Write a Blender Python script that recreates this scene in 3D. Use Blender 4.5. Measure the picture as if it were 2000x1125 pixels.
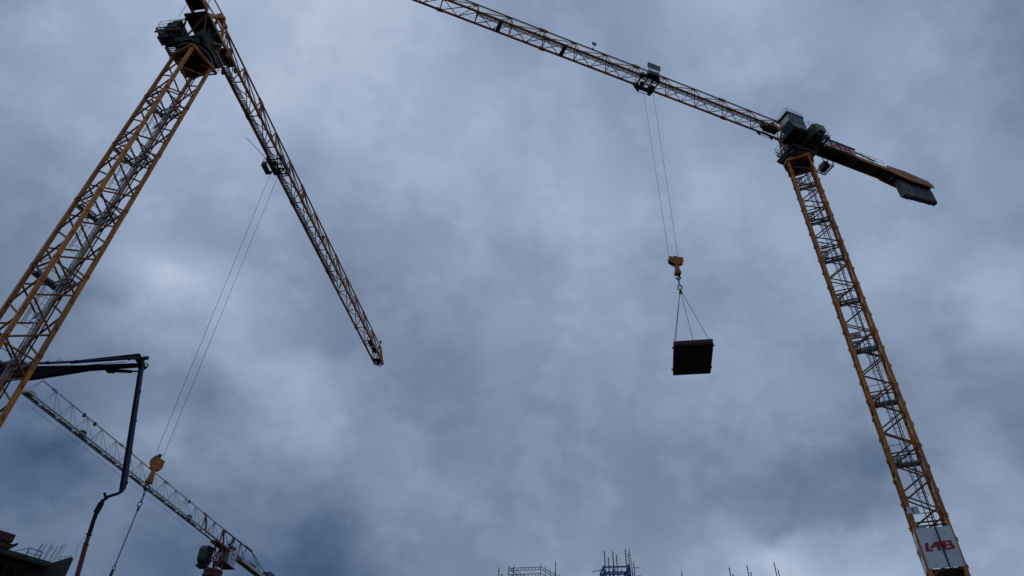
import bpy, math, random
from mathutils import Vector, Matrix, Quaternion
random.seed(7)
R = math.radians
for o in list(bpy.data.objects): bpy.data.objects.remove(o, do_unlink=True)
sc = bpy.context.scene
COL = sc.collection

# ------------------------------------------------------------------ camera
cam = bpy.data.cameras.new('camera'); cam.sensor_width = 36.0; cam.lens = 24.0
cam.clip_start = 0.1; cam.clip_end = 6000
co = bpy.data.objects.new('camera', cam); COL.objects.link(co); sc.camera = co
PITCH, ROLL = R(40.43), R(3.11)
fwd = Vector((0, math.cos(PITCH), math.sin(PITCH))); up = Vector((0, -math.sin(PITCH), math.cos(PITCH))); rt = Vector((1, 0, 0))
r2 = math.cos(ROLL)*rt + math.sin(ROLL)*up; u2 = -math.sin(ROLL)*rt + math.cos(ROLL)*up
co.matrix_world = Matrix(((r2.x, u2.x, -fwd.x, 0), (r2.y, u2.y, -fwd.y, 0), (r2.z, u2.z, -fwd.z, 1.6), (0, 0, 0, 1)))

# ------------------------------------------------------------------ sky and light
SUN_EL, SUN_AZ = 62.0, -25.0          # azimuth from +Y towards +X
wd = bpy.data.worlds.new('World'); sc.world = wd; wd.use_nodes = True
nt = wd.node_tree; N = nt.nodes; LK = nt.links; N.clear()
def node(t, **kw):
    n = N.new(t)
    for k, v in kw.items(): setattr(n, k, v)
    return n
def math_(op, a, b=None, c=None, clamp=False):
    n = node('ShaderNodeMath', operation=op, use_clamp=clamp)
    for i, v in enumerate((a, b, c)):
        if v is None: continue
        if isinstance(v, (int, float)): n.inputs[i].default_value = v
        else: LK.new(v, n.inputs[i])
    return n.outputs[0]
# brightness of the cloud deck by elevation (rows) and azimuth -58..58 in steps of 4 (columns)
ELS = [10, 14, 16.5, 18.5, 20.7, 23.5, 27, 30.5, 34, 38, 42, 46.5, 51, 56, 62, 70]
CLOUD = [[113,110,109,108,108,109,112,111,104,102,98,94,104,122,130,134,138,141,146,158,165,163,163,160,156,151,146,145,145,145],
 [118,115,113,110,103,104,113,117,102,100,94,87,102,125,132,136,141,141,147,161,171,164,171,161,158,152,146,144,145,145],
 [122,119,116,109,99,102,111,121,95,98,94,80,102,128,132,136,143,140,143,161,183,163,172,162,158,148,143,144,145,146],
 [125,122,119,108,98,94,92,117,96,102,106,89,118,130,133,134,144,138,139,157,172,151,153,160,152,141,139,142,145,146],
 [129,126,123,109,99,96,78,109,110,108,120,118,132,133,135,130,142,136,134,143,122,122,122,148,146,137,135,140,145,146],
 [134,131,126,114,103,101,121,137,133,123,128,136,140,136,135,130,138,136,134,125,119,110,106,136,136,117,135,143,146,147],
 [138,132,124,122,120,122,124,125,117,133,152,142,145,121,125,132,137,135,135,132,128,135,132,130,130,141,155,157,151,147],
 [138,126,123,121,122,123,154,148,155,154,163,141,134,124,127,132,136,142,145,147,142,144,141,134,139,166,163,161,157,149],
 [136,129,117,126,134,159,181,179,159,149,133,128,128,128,138,142,137,141,146,147,147,140,142,144,141,161,164,160,153,147],
 [145,144,137,133,153,163,152,144,144,141,129,134,136,138,151,152,148,150,152,147,141,137,146,153,160,146,142,141,138,137],
 [143,144,152,157,160,160,158,160,148,139,142,144,146,153,147,138,155,162,147,148,150,157,165,157,155,146,143,132,130,133],
 [140,159,165,163,169,172,171,164,145,146,156,165,157,162,164,169,175,169,163,159,164,160,158,159,161,153,148,144,130,128],
 [156,159,167,174,173,177,181,177,170,168,168,170,166,162,161,161,168,167,156,150,152,146,147,152,152,155,157,152,141,130],
 [165,168,171,175,181,183,183,182,176,174,172,171,168,165,158,156,156,155,149,148,149,156,167,163,163,160,153,149,148,144],
 [166,167,170,174,178,179,178,178,177,175,172,160,151,150,148,143,141,141,146,151,153,160,168,169,170,169,167,163,158,154],
 [169,169,169,168,168,167,166,166,165,163,160,156,152,150,148,147,147,147,148,151,153,155,156,157,157,157,157,156,156,156]]
tc = node('ShaderNodeTexCoord')
nrm = node('ShaderNodeVectorMath', operation='NORMALIZE'); LK.new(tc.outputs['Generated'], nrm.inputs[0])
def noise(scale, detail, rough, src, dist=0.0):
    n = node('ShaderNodeTexNoise'); n.inputs['Scale'].default_value = scale; n.inputs['Detail'].default_value = detail
    n.inputs['Roughness'].default_value = rough; n.inputs['Distortion'].default_value = dist
    LK.new(src, n.inputs['Vector']); return n
# deck projection: clouds get finer towards the horizon
sep = node('ShaderNodeSeparateXYZ'); LK.new(nrm.outputs[0], sep.inputs[0])
dz = math_('ADD', math_('MAXIMUM', sep.outputs[2], 0.0), 0.75)
cmb = node('ShaderNodeCombineXYZ'); LK.new(math_('DIVIDE', sep.outputs[0], dz), cmb.inputs[0]); LK.new(math_('DIVIDE', sep.outputs[1], dz), cmb.inputs[1])
wn = noise(6.0, 9, 0.60, cmb.outputs[0])
wv = node('ShaderNodeVectorMath', operation='SUBTRACT'); LK.new(wn.outputs['Color'], wv.inputs[0]); wv.inputs[1].default_value = (.5, .5, .5)
ws = node('ShaderNodeVectorMath', operation='SCALE'); LK.new(wv.outputs[0], ws.inputs[0]); ws.inputs['Scale'].default_value = 0.14
wa = node('ShaderNodeVectorMath', operation='ADD'); LK.new(nrm.outputs[0], wa.inputs[0]); LK.new(ws.outputs[0], wa.inputs[1])
wd_ = node('ShaderNodeVectorMath', operation='NORMALIZE'); LK.new(wa.outputs[0], wd_.inputs[0])
sw = node('ShaderNodeSeparateXYZ'); LK.new(wd_.outputs[0], sw.inputs[0])
az_ = math_('ARCTAN2', sw.outputs[0], sw.outputs[1])
azf = math_('MULTIPLY_ADD', az_, 180/math.pi/144, 0.5)            # -72..72 degrees -> 0..1
el_ = math_('MULTIPLY', math_('ARCSINE', sw.outputs[2]), 180/math.pi)
MEAN = 142
lev = 0.0
rows_ = [None]+CLOUD+[None]; els_ = [4]+ELS+[80]
for i, row in enumerate(rows_):
    if row is None: val = MEAN/200
    else:
        rn = node('ShaderNodeValToRGB'); LK.new(azf, rn.inputs[0]); c_ = rn.color_ramp; c_.interpolation = 'CARDINAL'
        st = [(0.0, MEAN)]+[((-58+4*k+72)/144, v) for k, v in enumerate(row)]+[(1.0, MEAN)]
        while len(c_.elements) < len(st): c_.elements.new(0.5)
        for e, (p, v) in zip(c_.elements, st): e.position = p; e.color = (v/200, v/200, v/200, 1)
        sp_ = node('ShaderNodeSeparateColor'); LK.new(rn.outputs[0], sp_.inputs[0]); val = sp_.outputs[0]
    def edge(a, b, inv):
        m_ = node('ShaderNodeMapRange', interpolation_type='SMOOTHSTEP'); LK.new(el_, m_.inputs[0]); m_.inputs[1].default_value = a; m_.inputs[2].default_value = b
        m_.inputs[3].default_value = 1.0 if inv else 0.0; m_.inputs[4].default_value = 0.0 if inv else 1.0; return m_.outputs[0]
    lo = edge(els_[i-1], els_[i], False) if i else None
    hi = edge(els_[i], els_[i+1], True) if i < len(els_)-1 else None
    w_ = lo if hi is None else hi if lo is None else math_('MINIMUM', lo, hi)
    lev = math_('MULTIPLY_ADD', w_, val, lev)
n1 = noise(5.0, 10, 0.58, cmb.outputs[0]); n2 = noise(19.0, 8, 0.60, cmb.outputs[0])
lev = math_('MULTIPLY_ADD', math_('SUBTRACT', n1.outputs['Fac'], 0.5), 0.17, lev)
lev = math_('MULTIPLY_ADD', math_('SUBTRACT', n2.outputs['Fac'], 0.5), 0.09, lev)
n3 = noise(9.0, 10, 0.58, cmb.outputs[0])
mr3 = node('ShaderNodeMapRange', interpolation_type='SMOOTHSTEP'); LK.new(n3.outputs['Fac'], mr3.inputs[0]); mr3.inputs[1].default_value = .45; mr3.inputs[2].default_value = .57; mr3.inputs[3].default_value = -.5; mr3.inputs[4].default_value = .5
lev = math_('MULTIPLY_ADD', mr3.outputs[0], 0.045, lev)
ramp = node('ShaderNodeValToRGB'); LK.new(math_('DIVIDE', lev, 1.1), ramp.inputs[0])
def s2l(c): return tuple(((v/255)/12.92 if v/255 < .04045 else (((v/255)+.055)/1.055)**2.4) for v in c)
stops = [(0.35, (58, 80, 110)), (0.45, (80, 101, 131)), (0.55, (100, 118, 145)), (0.65, (120, 136, 161)), (0.75, (140, 157, 184)), (0.85, (160, 176, 203)), (0.95, (184, 197, 218)), (1.05, (208, 218, 234))]
cr = ramp.color_ramp; cr.interpolation = 'LINEAR'
while len(cr.elements) < len(stops): cr.elements.new(0.5)
for e, (p, c) in zip(cr.elements, stops): e.position = min(1, p/1.1); e.color = (*s2l(c), 1)
bg = node('ShaderNodeBackground'); LK.new(ramp.outputs[0], bg.inputs[0]); bg.inputs[1].default_value = 1.0
sky = node('ShaderNodeTexSky', sky_type='NISHITA', sun_disc=False, sun_elevation=R(SUN_EL), sun_rotation=R(SUN_AZ))
bg2 = node('ShaderNodeBackground'); LK.new(sky.outputs[0], bg2.inputs[0]); bg2.inputs[1].default_value = 0.05
mx = node('ShaderNodeMixShader'); mx.inputs[0].default_value = 0.96      # cloud cover
LK.new(bg2.outputs[0], mx.inputs[1]); LK.new(bg.outputs[0], mx.inputs[2])
wo = node('ShaderNodeOutputWorld'); LK.new(mx.outputs[0], wo.inputs[0])
sun = bpy.data.lights.new('sun', 'SUN'); sun.energy = 0.5; sun.angle = R(35); sun.color = (1, .97, .92)
so = bpy.data.objects.new('sun', sun); COL.objects.link(so)
sd = Vector((math.sin(R(SUN_AZ))*math.cos(R(SUN_EL)), math.cos(R(SUN_AZ))*math.cos(R(SUN_EL)), math.sin(R(SUN_EL))))
so.rotation_mode = 'QUATERNION'; so.rotation_quaternion = sd.to_track_quat('Z', 'Y')
vs = sc.view_settings; vs.view_transform = 'Standard'; vs.look = 'None'; vs.exposure = 0; vs.gamma = 1; vs.use_curve_mapping = False

# ------------------------------------------------------------------ materials
MATS = {}
def paint(name, col, rough=.5, metal=0.0, vary=.25, dirt=None, scale=1.6, bump=.0, spec=.4):
    m = bpy.data.materials.new(name); m.use_nodes = True
    t = m.node_tree; b = t.nodes['Principled BSDF']
    tcn = t.nodes.new('ShaderNodeTexCoord')
    n = t.nodes.new('ShaderNodeTexNoise'); n.inputs['Scale'].default_value = scale; n.inputs['Detail'].default_value = 7; n.inputs['Roughness'].default_value = .65
    t.links.new(tcn.outputs['Object'], n.inputs['Vector'])
    cr = t.nodes.new('ShaderNodeValToRGB'); t.links.new(n.outputs['Fac'], cr.inputs[0])
    d = dirt or tuple(c*(1-vary*1.6) for c in col)
    e = cr.color_ramp.elements
    e[0].position = .30; e[0].color = (*d, 1); e[1].position = .52; e[1].color = (*col, 1)
    x = e.new(.75); x.color = (*[min(1, c*(1+vary*.35)) for c in col], 1)
    oi = t.nodes.new('ShaderNodeObjectInfo'); mr = t.nodes.new('ShaderNodeMapRange'); t.links.new(oi.outputs['Random'], mr.inputs[0])
    mr.inputs[3].default_value = 1-vary*.9; mr.inputs[4].default_value = 1+vary*.5
    mm = t.nodes.new('ShaderNodeVectorMath'); mm.operation = 'SCALE'; t.links.new(cr.outputs[0], mm.inputs[0]); t.links.new(mr.outputs[0], mm.inputs['Scale'])
    t.links.new(mm.outputs[0], b.inputs['Base Color'])
    b.inputs['Roughness'].default_value = rough; b.inputs['Metallic'].default_value = metal
    b.inputs['Specular IOR Level'].default_value = spec
    if bump:
        n2 = t.nodes.new('ShaderNodeTexNoise'); n2.inputs['Scale'].default_value = scale*9; n2.inputs['Detail'].default_value = 5
        t.links.new(tcn.outputs['Object'], n2.inputs['Vector'])
        bp = t.nodes.new('ShaderNodeBump'); bp.inputs['Strength'].default_value = bump; bp.inputs['Distance'].default_value = .03
        t.links.new(n2.outputs['Fac'], bp.inputs['Height']); t.links.new(bp.outputs[0], b.inputs['Normal'])
    MATS[name] = m; return m
YEL = paint('yellow_paint', (.54, .185, .011), .5, dirt=(.23, .076, .008), vary=.3)
def section_fade(m):
    t = m.node_tree; b = t.nodes['Principled BSDF']; src = b.inputs['Base Color'].links[0].from_socket
    tcn = t.nodes.new('ShaderNodeTexCoord'); sp = t.nodes.new('ShaderNodeSeparateXYZ'); t.links.new(tcn.outputs['Object'], sp.inputs[0])
    d = t.nodes.new('ShaderNodeMath'); d.operation = 'MULTIPLY_ADD'; d.inputs[1].default_value = 1/5.075; d.inputs[2].default_value = -.085; t.links.new(sp.outputs[2], d.inputs[0])
    fl = t.nodes.new('ShaderNodeMath'); fl.operation = 'FLOOR'; t.links.new(d.outputs[0], fl.inputs[0])
    wn_ = t.nodes.new('ShaderNodeTexWhiteNoise'); wn_.noise_dimensions = '1D'; t.links.new(fl.outputs[0], wn_.inputs['W'])
    mr = t.nodes.new('ShaderNodeMapRange'); mr.inputs[3].default_value = .72; mr.inputs[4].default_value = 1.12; t.links.new(wn_.outputs['Value'], mr.inputs[0])
    mm = t.nodes.new('ShaderNodeVectorMath'); mm.operation = 'SCALE'; t.links.new(src, mm.inputs[0]); t.links.new(mr.outputs[0], mm.inputs['Scale']); t.links.new(mm.outputs[0], b.inputs['Base Color'])
section_fade(YEL)
YEL_SHADE = paint('shaded_yellow_paint', (.235, .082, .009), .6, dirt=(.07, .026, .007), vary=.5)  # crane yellow again, darkened: the lattice's shade is put into the colour
DRK = paint('dark_steel', (.028, .026, .025), .6, vary=.4)
GRT = paint('galvanised_steel', (.34, .36, .38), .45, .5, vary=.3, dirt=(.18, .18, .18))
MESHM = paint('platform_grating', (.13, .135, .14), .6, .2, vary=.4)
GRN = paint('green_grey_paint', (.022, .042, .038), .55, vary=.4)
CON = paint('counterweight_concrete', (.135, .14, .14), .85, dirt=(.075, .075, .072), vary=.3, scale=2.2, bump=.5)
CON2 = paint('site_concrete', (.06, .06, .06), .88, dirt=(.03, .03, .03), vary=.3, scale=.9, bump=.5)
ROPE = paint('wire_rope', (.06, .06, .065), .5, .3, vary=.3)
RUB = paint('black_cable', (.012, .012, .013), .7, vary=.3, spec=.15)
CABP = paint('cab_grey_paint', (.12, .15, .17), .4, vary=.2)
WHT = paint('white_panel', (.58, .62, .64), .5, dirt=(.40, .43, .44), vary=.12, scale=.9)
RED = paint('red_lettering', (.34, .012, .026), .5, vary=.2)
BLK = paint('black_lettering', (.03, .03, .035), .5, vary=.2)
BLUL = paint('blue_lettering', (.03, .10, .30), .5, vary=.2)
PUR = paint('worn_lettering', (.20, .10, .09), .6, vary=.3)
CRED = paint('red_crane_paint', (.12, .010, .014), .55, dirt=(.05, .006, .008), vary=.3)
CWHT = paint('pale_crane_paint', (.50, .50, .44), .5, dirt=(.22, .21, .18), vary=.3)
BLU = paint('blue_boom_paint', (.010, .024, .11), .4, dirt=(.008, .015, .05), vary=.3)
BLUF = paint('blue_formwork_paint', (.02, .10, .34), .5, dirt=(.02, .05, .14), vary=.3)
BLKP = paint('black_boom_steel', (.010, .010, .012), .65, vary=.35, spec=.12)
HRED = paint('red_hose', (.15, .012, .018), .6, vary=.3)
RST = paint('rusty_rebar', (.085, .055, .045), .8, vary=.4, scale=6)
PLY = paint('formwork_plywood', (.018, .014, .012), .7, vary=.35, scale=1.2, bump=.2)
PLYR = paint('red_formwork_edge', (.055, .014, .013), .6, vary=.3)
TIM = paint('formwork_timber', (.07, .045, .028), .8, vary=.4, scale=3)
SHK = paint('blue_chain_steel', (.05, .085, .14), .45, .4, vary=.3)
SOIL = paint('site_soil', (.050, .042, .034), .95, dirt=(.028, .023, .019), vary=.4, scale=.35, bump=.8)
SOLAR = paint('grey_panel', (.22, .23, .27), .35, vary=.2)
def glass(name, col):
    m = bpy.data.materials.new(name); m.use_nodes = True; b = m.node_tree.nodes['Principled BSDF']
    t = m.node_tree; n = t.nodes.new('ShaderNodeTexNoise'); n.inputs['Scale'].default_value = 2
    tcn = t.nodes.new('ShaderNodeTexCoord'); t.links.new(tcn.outputs['Object'], n.inputs['Vector'])
    mr = t.nodes.new('ShaderNodeMapRange'); mr.inputs['To Min'].default_value = .22; mr.inputs['To Max'].default_value = .34
    t.links.new(n.outputs['Fac'], mr.inputs['Value']); t.links.new(mr.outputs[0], b.inputs['Roughness'])
    b.inputs['Base Color'].default_value = (*col, 1); b.inputs['Specular IOR Level'].default_value = .3
    return m
GLS = glass('cab_glass', (.015, .035, .06)); GLSG = glass('green_cab_glass', (.012, .05, .045))

# ------------------------------------------------------------------ mesh helpers
class MB:
    def __init__(s, T=None): s.v = []; s.f = []; s.T = T
    def pt(s, p):
        p = Vector(p); return s.T(p) if s.T else p
    def add(s, pts, faces):
        b = len(s.v); s.v += [tuple(s.pt(p)) for p in pts]; s.f += [tuple(i+b for i in f) for f in faces]; return s
    def box(s, lo, hi):
        x0, y0, z0 = lo; x1, y1, z1 = hi
        return s.add([(x0,y0,z0),(x1,y0,z0),(x1,y1,z0),(x0,y1,z0),(x0,y0,z1),(x1,y0,z1),(x1,y1,z1),(x0,y1,z1)],
                     [(0,3,2,1),(4,5,6,7),(0,1,5,4),(1,2,6,5),(2,3,7,6),(3,0,4,7)])
    def hexa(s, bot, top):
        n = len(bot)
        return s.add(list(bot)+list(top), [tuple(range(n-1, -1, -1)), tuple(range(n, 2*n))]+[(i, (i+1) % n, n+(i+1) % n, n+i) for i in range(n)])
    def bar(s, a, b, w, h=None, upv=(0, 0, 1)):
        a = Vector(a); b = Vector(b); d = (b-a).normalized(); h = h or w
        sd_ = d.cross(Vector(upv))
        if sd_.length < .05: sd_ = d.cross(Vector((1, 0, 0)))
        sd_.normalize(); q = sd_.cross(d).normalized()
        c = [sd_*w/2*i+q*h/2*j for i, j in ((-1,-1),(1,-1),(1,1),(-1,1))]
        return s.hexa([a+k for k in c], [b+k for k in c])
    def tube(s, a, b, r, n=8, r1=None):
        a = Vector(a); b = Vector(b); d = (b-a).normalized(); sd_ = d.cross(Vector((0, 0, 1)))
        if sd_.length < .05: sd_ = d.cross(Vector((1, 0, 0)))
        sd_.normalize(); q = sd_.cross(d); r1 = r if r1 is None else r1
        ring = [(math.cos(2*math.pi*i/n), math.sin(2*math.pi*i/n)) for i in range(n)]
        return s.hexa([a+(sd_*c+q*k)*r for c, k in ring], [b+(sd_*c+q*k)*r1 for c, k in ring])
    def path(s, pts, r, n=6):
        for a, b in zip(pts, pts[1:]): s.tube(a, b, r, n)
        return s
    def ring(s, c, ax, rad, r, n=12, m=5, stretch=(0, 0, 0)):
        c = Vector(c); ax = Vector(ax).normalized(); e = ax.orthogonal().normalized(); k = ax.cross(e); st = Vector(stretch)
        P = []; F = []
        for i in range(n):
            t = 2*math.pi*i/n; o = e*math.cos(t)+k*math.sin(t); cc = c+o*rad+st*(1 if o.dot(st) > 0 else -1 if st.length else 0)
            for j in range(m):
                u = 2*math.pi*j/m; P.append(cc+(o*math.cos(u)+ax*math.sin(u))*r)
        for i in range(n):
            for j in range(m):
                F.append((i*m+j, i*m+(j+1) % m, ((i+1) % n)*m+(j+1) % m, ((i+1) % n)*m+j))
        return s.add(P, F)
    def plate(s, poly, o, u, v, th):
        o = Vector(o); u = Vector(u).normalized(); v = Vector(v).normalized(); n = u.cross(v).normalized()
        b = [o+u*x+v*y for x, y in poly]; return s.hexa(b, [p+n*th for p in b])
    def build(s, name, mat, parent=None, **kw):
        me = bpy.data.meshes.new(name); me.from_pydata(s.v, [], s.f); me.update(); me.materials.append(mat)
        return link(name, me, parent, **kw)
def link(name, data, parent=None, loc=None, label=None, cat=None, group=None, kind=None):
    o = bpy.data.objects.new(name, data); COL.objects.link(o)
    if parent: o.parent = parent
    if loc is not None: o.location = loc
    for k, v in (('label', label), ('category', cat), ('group', group), ('kind', kind)):
        if v: o[k] = v
    return o
def thing(name, label, cat, loc=(0, 0, 0), group=None): return link(name, None, None, loc, label, cat, group)
CACHE = {}
def bar_obj(name, a, b, w, mat, parent, n=6, square=False, label=None):
    """one lattice member: shared unit mesh of its length, placed from a to b"""
    a = Vector(a); b = Vector(b); L = (b-a).length; key = (round(L, 2), w, n, square, mat.name)
    if key not in CACHE:
        m = MB()
        if square: m.box((-w/2, -w/2, 0), (w/2, w/2, L))
        else: m.tube((0, 0, 0), (0, 0, L), w/2, n)
        me = bpy.data.meshes.new(name); me.from_pydata(m.v, [], m.f); me.update(); me.materials.append(mat); CACHE[key] = me
    o = link(name, CACHE[key], parent, label=label); o.location = a
    o.rotation_mode = 'QUATERNION'; o.rotation_quaternion = (b-a).to_track_quat('Z', 'Y'); return o
def railing(m, pts, h=1.05, r=.022, mid=True):
    """posts and rails along a floor polyline"""
    for a, b in zip(pts, pts[1:]):
        a = Vector(a); b = Vector(b); k = max(1, int((b-a).length/.9))
        for i in range(k+1):
            p = a.lerp(b, i/k); m.tube(p, p+Vector((0, 0, h)), r, 5)
        for z in ((h, h*.5) if mid else (h,)): m.tube(a+Vector((0, 0, z)), b+Vector((0, 0, z)), r, 5)
    return m
def grating(m, x0, x1, y0, y1, z, step=.16, w=.07, axis='x'):
    """open floor of parallel bars in a frame"""
    for a, b in (((x0,y0,z),(x1,y0,z)),((x1,y0,z),(x1,y1,z)),((x1,y1,z),(x0,y1,z)),((x0,y1,z),(x0,y0,z))): m.bar(a, b, .08, .12)
    if axis == 'x':
        y = y0+step
        while y < y1-.05: m.bar((x0, y, z+.02), (x1, y, z+.02), w, .04); y += step
    else:
        x = x0+step
        while x < x1-.05: m.bar((x, y0, z+.02), (x, y1, z+.02), w, .04); x += step
    return m
LOGO = {'L': [[(0,0),(.36,0),(.42,.2),(.18,.2),(.18,1),(0,1)]],
 'A': [[(.20,.34),(.38,.34),(.595,.80),(.595,1),(.50,1)], [(.45,.46),(.595,.46),(.595,.62),(.525,.62)], [(.60,0),(.78,0),(.78,1),(.60,1)]],
 'B': [[(.9,0),(1.08,0),(1.08,1),(.9,1)], [(1.085,.8),(1.36,.8),(1.42,.9),(1.36,1),(1.085,1)], [(1.085,.42),(1.44,.42),(1.40,.6),(1.085,.6)],
       [(1.085,0),(1.42,0),(1.5,.1),(1.5,.2),(1.085,.2)], [(1.26,.605),(1.40,.605),(1.42,.7),(1.40,.795),(1.26,.795)], [(1.30,.205),(1.5,.205),(1.5,.3),(1.45,.415),(1.30,.415)]],
 '1': [[(.28,0),(.5,0),(.5,1),(.32,1),(.28,.9)], [(.08,.68),(.275,.78),(.275,.9),(.08,.8)]],
 '2': [[(0,0),(.6,0),(.6,.17),(0,.17)], [(0,.175),(.24,.175),(.6,.56),(.42,.6)], [(.42,.605),(.6,.565),(.6,.86),(.42,.82)], [(.1,.83),(.415,.83),(.6,.87),(.5,1),(.1,1),(0,.9)], [(0,.66),(.17,.66),(.17,.825),(0,.825)]],
 'R': [[(0,0),(.17,0),(.17,1),(0,1)], [(.175,.83),(.62,.83),(.75,.92),(.66,1),(.175,1)], [(.58,.52),(.75,.52),(.75,.915),(.625,.825),(.58,.825)], [(.175,.40),(.66,.40),(.75,.515),(.175,.515)], [(.36,.395),(.55,.395),(.8,0),(.6,0)]]}
def letter(ch, parent, o, u, v, h, mat, shear=0., T=None, name=None):
    m = MB(T)
    for poly in LOGO[ch]: m.plate([((x+shear*y)*h, y*h) for x, y in poly], o, u, v, .012)
    return m.build(name or 'letter', mat, parent)

# ------------------------------------------------------------------ ground
g = MB()
nx = 60
gp = []; gf = []
for i in range(nx+1):
    for j in range(nx+1):
        a = (i/nx-.5)*2; b = (j/nx-.5)*2
        x = math.copysign(abs(a)**3, a)*2500; y = math.copysign(abs(b)**3, b)*2500
        h = 0.10*math.sin(x*.21+1)*math.sin(y*.17)+.06*math.sin(x*.53+y*.41)
        gp.append((x, y, h-.12 if abs(x) < 300 and abs(y) < 300 else -.12))
for i in range(nx):
    for j in range(nx): gf.append((i*(nx+1)+j, (i+1)*(nx+1)+j, (i+1)*(nx+1)+j+1, i*(nx+1)+j+1))
g.add(gp, gf); g.build('ground', SOIL, kind='structure')

# ------------------------------------------------------------------ yellow flat-top tower cranes
def yellow_crane(num, mk, label, X, Y, rotB, jib_z, phi, secL, z_joint, jib_len, s_trolley, hook_z, phase, ladder_dir, cable_at, sign_z, pitch, s0, node_r):
    root = thing('tower_crane', label, 'crane', (X, Y, 0), 'yellow flat-top tower cranes')
    w = 2.0; Rr = w/math.sqrt(2)
    cor = [Vector((Rr*math.cos(rotB+a), Rr*math.sin(rotB+a), 0)) for a in (-math.pi/2, 0, math.pi/2, math.pi)]   # A B C D
    ztop = jib_z-4.5
    ex = (cor[1]-cor[0]).normalized(); ey = (cor[2]-cor[1]).normalized()
    Z = lambda p, z: Vector((p.x, p.y, z))
    def TM(p): return Vector((ex.x*p.x+ey.x*p.y, ex.y*p.x+ey.y*p.y, p.z))      # mast frame, centred
    # base
    fb = MB(); fb.box((-3, -3, -.5), (3, 3, .35)); fb.T = None
    base = fb.build('foundation_block', CON2, root)
    # chords with their joint collars
    joints = [z_joint+k*secL for k in range(-12, 4) if .6 < z_joint+k*secL < ztop-.3]
    mast = None
    for ci, c in enumerate(cor):
        m = MB(TM); cx, cy = (c.dot(ex), c.dot(ey))
        sx, sy = math.copysign(1, cx), math.copysign(1, cy)
        zs = [.3]+joints+[ztop]
        for za, zb in zip(zs, zs[1:]):
            m.box((cx-.115, cy-.115, za+.012), (cx+.115, cy+.115, zb-.012))
        for z in joints:                                  # collars, pins and climbing lugs
            m.box((cx-.138, cy-.138, z-.12), (cx+.138, cy+.138, z-.03)); m.box((cx-.138, cy-.138, z+.03), (cx+.138, cy+.138, z+.12))
            m.tube((cx+sx*.10, cy-sy*.02, z-.1), (cx+sx*.22, cy-sy*.02, z-.08), .03, 6); m.tube((cx+sx*.10, cy-sy*.02, z+.08), (cx+sx*.22, cy-sy*.02, z+.08), .03, 6)
            for q in (.32, .66): m.box((cx+sx*.116, cy-.05, z-secL*q-.13), (cx+sx*.19, cy+.05, z-secL*q+.13))
        o = m.build('mast_chord', YEL, root)
        if ci == 0: mast = o
    # diagonals zigzag on each face, a horizontal at each joint
    for fi in range(4):
        P, Q = cor[fi], cor[(fi+1) % 4]; d = (Q-P).normalized()*.10
        nodes = []; k = 0; z = z_joint+phase*secL+6*secL
        while z > .5:
            if z < ztop-.25: nodes.append((z, k % 2))
            z -= secL/4; k += 1
        for (za, ka), (zb, kb) in zip(nodes, nodes[1:]):
            a = Z(P+d if ka == 0 else Q-d, za-.06); b = Z(P+d if kb == 0 else Q-d, zb+.06)
            bar_obj('mast_brace', a, b, .125, YEL_SHADE, mast)
        for z in joints: bar_obj('mast_crossbar', Z(P+d, z-.32), Z(Q-d, z-.32), .12, YEL_SHADE, mast)
    # ladder with cage, resting platforms at the joints
    lx, ly = (.25, .30) if ladder_dir == 'x' else (.30, .10)
    def LT(p):       # ladder frame: x along rungs, y towards climber
        if ladder_dir == 'x': return TM(Vector((lx+p.x, ly-p.y, p.z)))
        c45 = math.sqrt(.5); return TM(Vector((ly+c45*(-p.x-p.y)+.1, lx+c45*(p.x-p.y)+.05, p.z)))
    for i, z in enumerate(joints):
        zt = z-.35; zb = z-secL-.35
        if zb < .3: zb = .3
        m = MB(LT)
        for sx in (-.22, .22): m.box((sx-.03, -.02, zb), (sx+.03, .05, zt+1.0))
        q = zb+.15
        while q < zt+.95: m.tube((-.20, .015, q), (.20, .015, q), .016, 5); q += .30
        lad = m.build('ladder', GRT, mast)
        m = MB(LT); rings = []
        q = zb+2.2
        while q < zt-.1:
            rings.append(q); pts = [(-.22, 0, q)]+[(.40*math.cos(t), .32+.40*math.sin(t), q) for t in [math.pi*(1.12-1.24*k/9) for k in range(10)]]+[(.22, 0, q)]
            m.path(pts, .014, 4); q += .85
        if len(rings) > 1:
            for t in (.15, .35, .5, .65, .85):
                a = math.pi*t; m.tube((.40*math.cos(a), .32+.40*math.sin(a), rings[0]), (.40*math.cos(a), .32+.40*math.sin(a), rings[-1]), .012, 4)
        m.build('ladder_cage', DRK, mast)
        if z > 8:
            m = MB(TM); zf = z-.62
            grating(m, -.86, .86, .22, .86, zf, .17, .045); grating(m, -.86, -.35, -.86, .2, zf, .17, .045)
            m.build('rest_platform', GRT, mast)
            m = MB(TM)
            for a, b in (((-.86, -.86), (.86, -.86)), ((-.86, -.86), (-.86, .86))):
                m.bar((*a, zf+.10), (*b, zf+.10), .03, .10); m.tube((*a, zf+.95), (*b, zf+.95), .025, 5)
            m.bar((-.86, .5, zf-.1), (.86, .5, zf-.1), .08, .10); m.bar((-.6, -.86, zf-.1), (-.6, .86, zf-.1), .06, .08)
            m.build('platform_rail', GRN, mast)
    # power cable along the mast
    m = MB(TM); cxp, cyp = cable_at; pts = []; z = 1.0
    while z < ztop-.4: pts.append((cxp+.03*math.sin(z*.9), cyp, z)); z += 2.1
    m.path(pts, .045, 6); m.build('power_cable', RUB, root)
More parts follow.
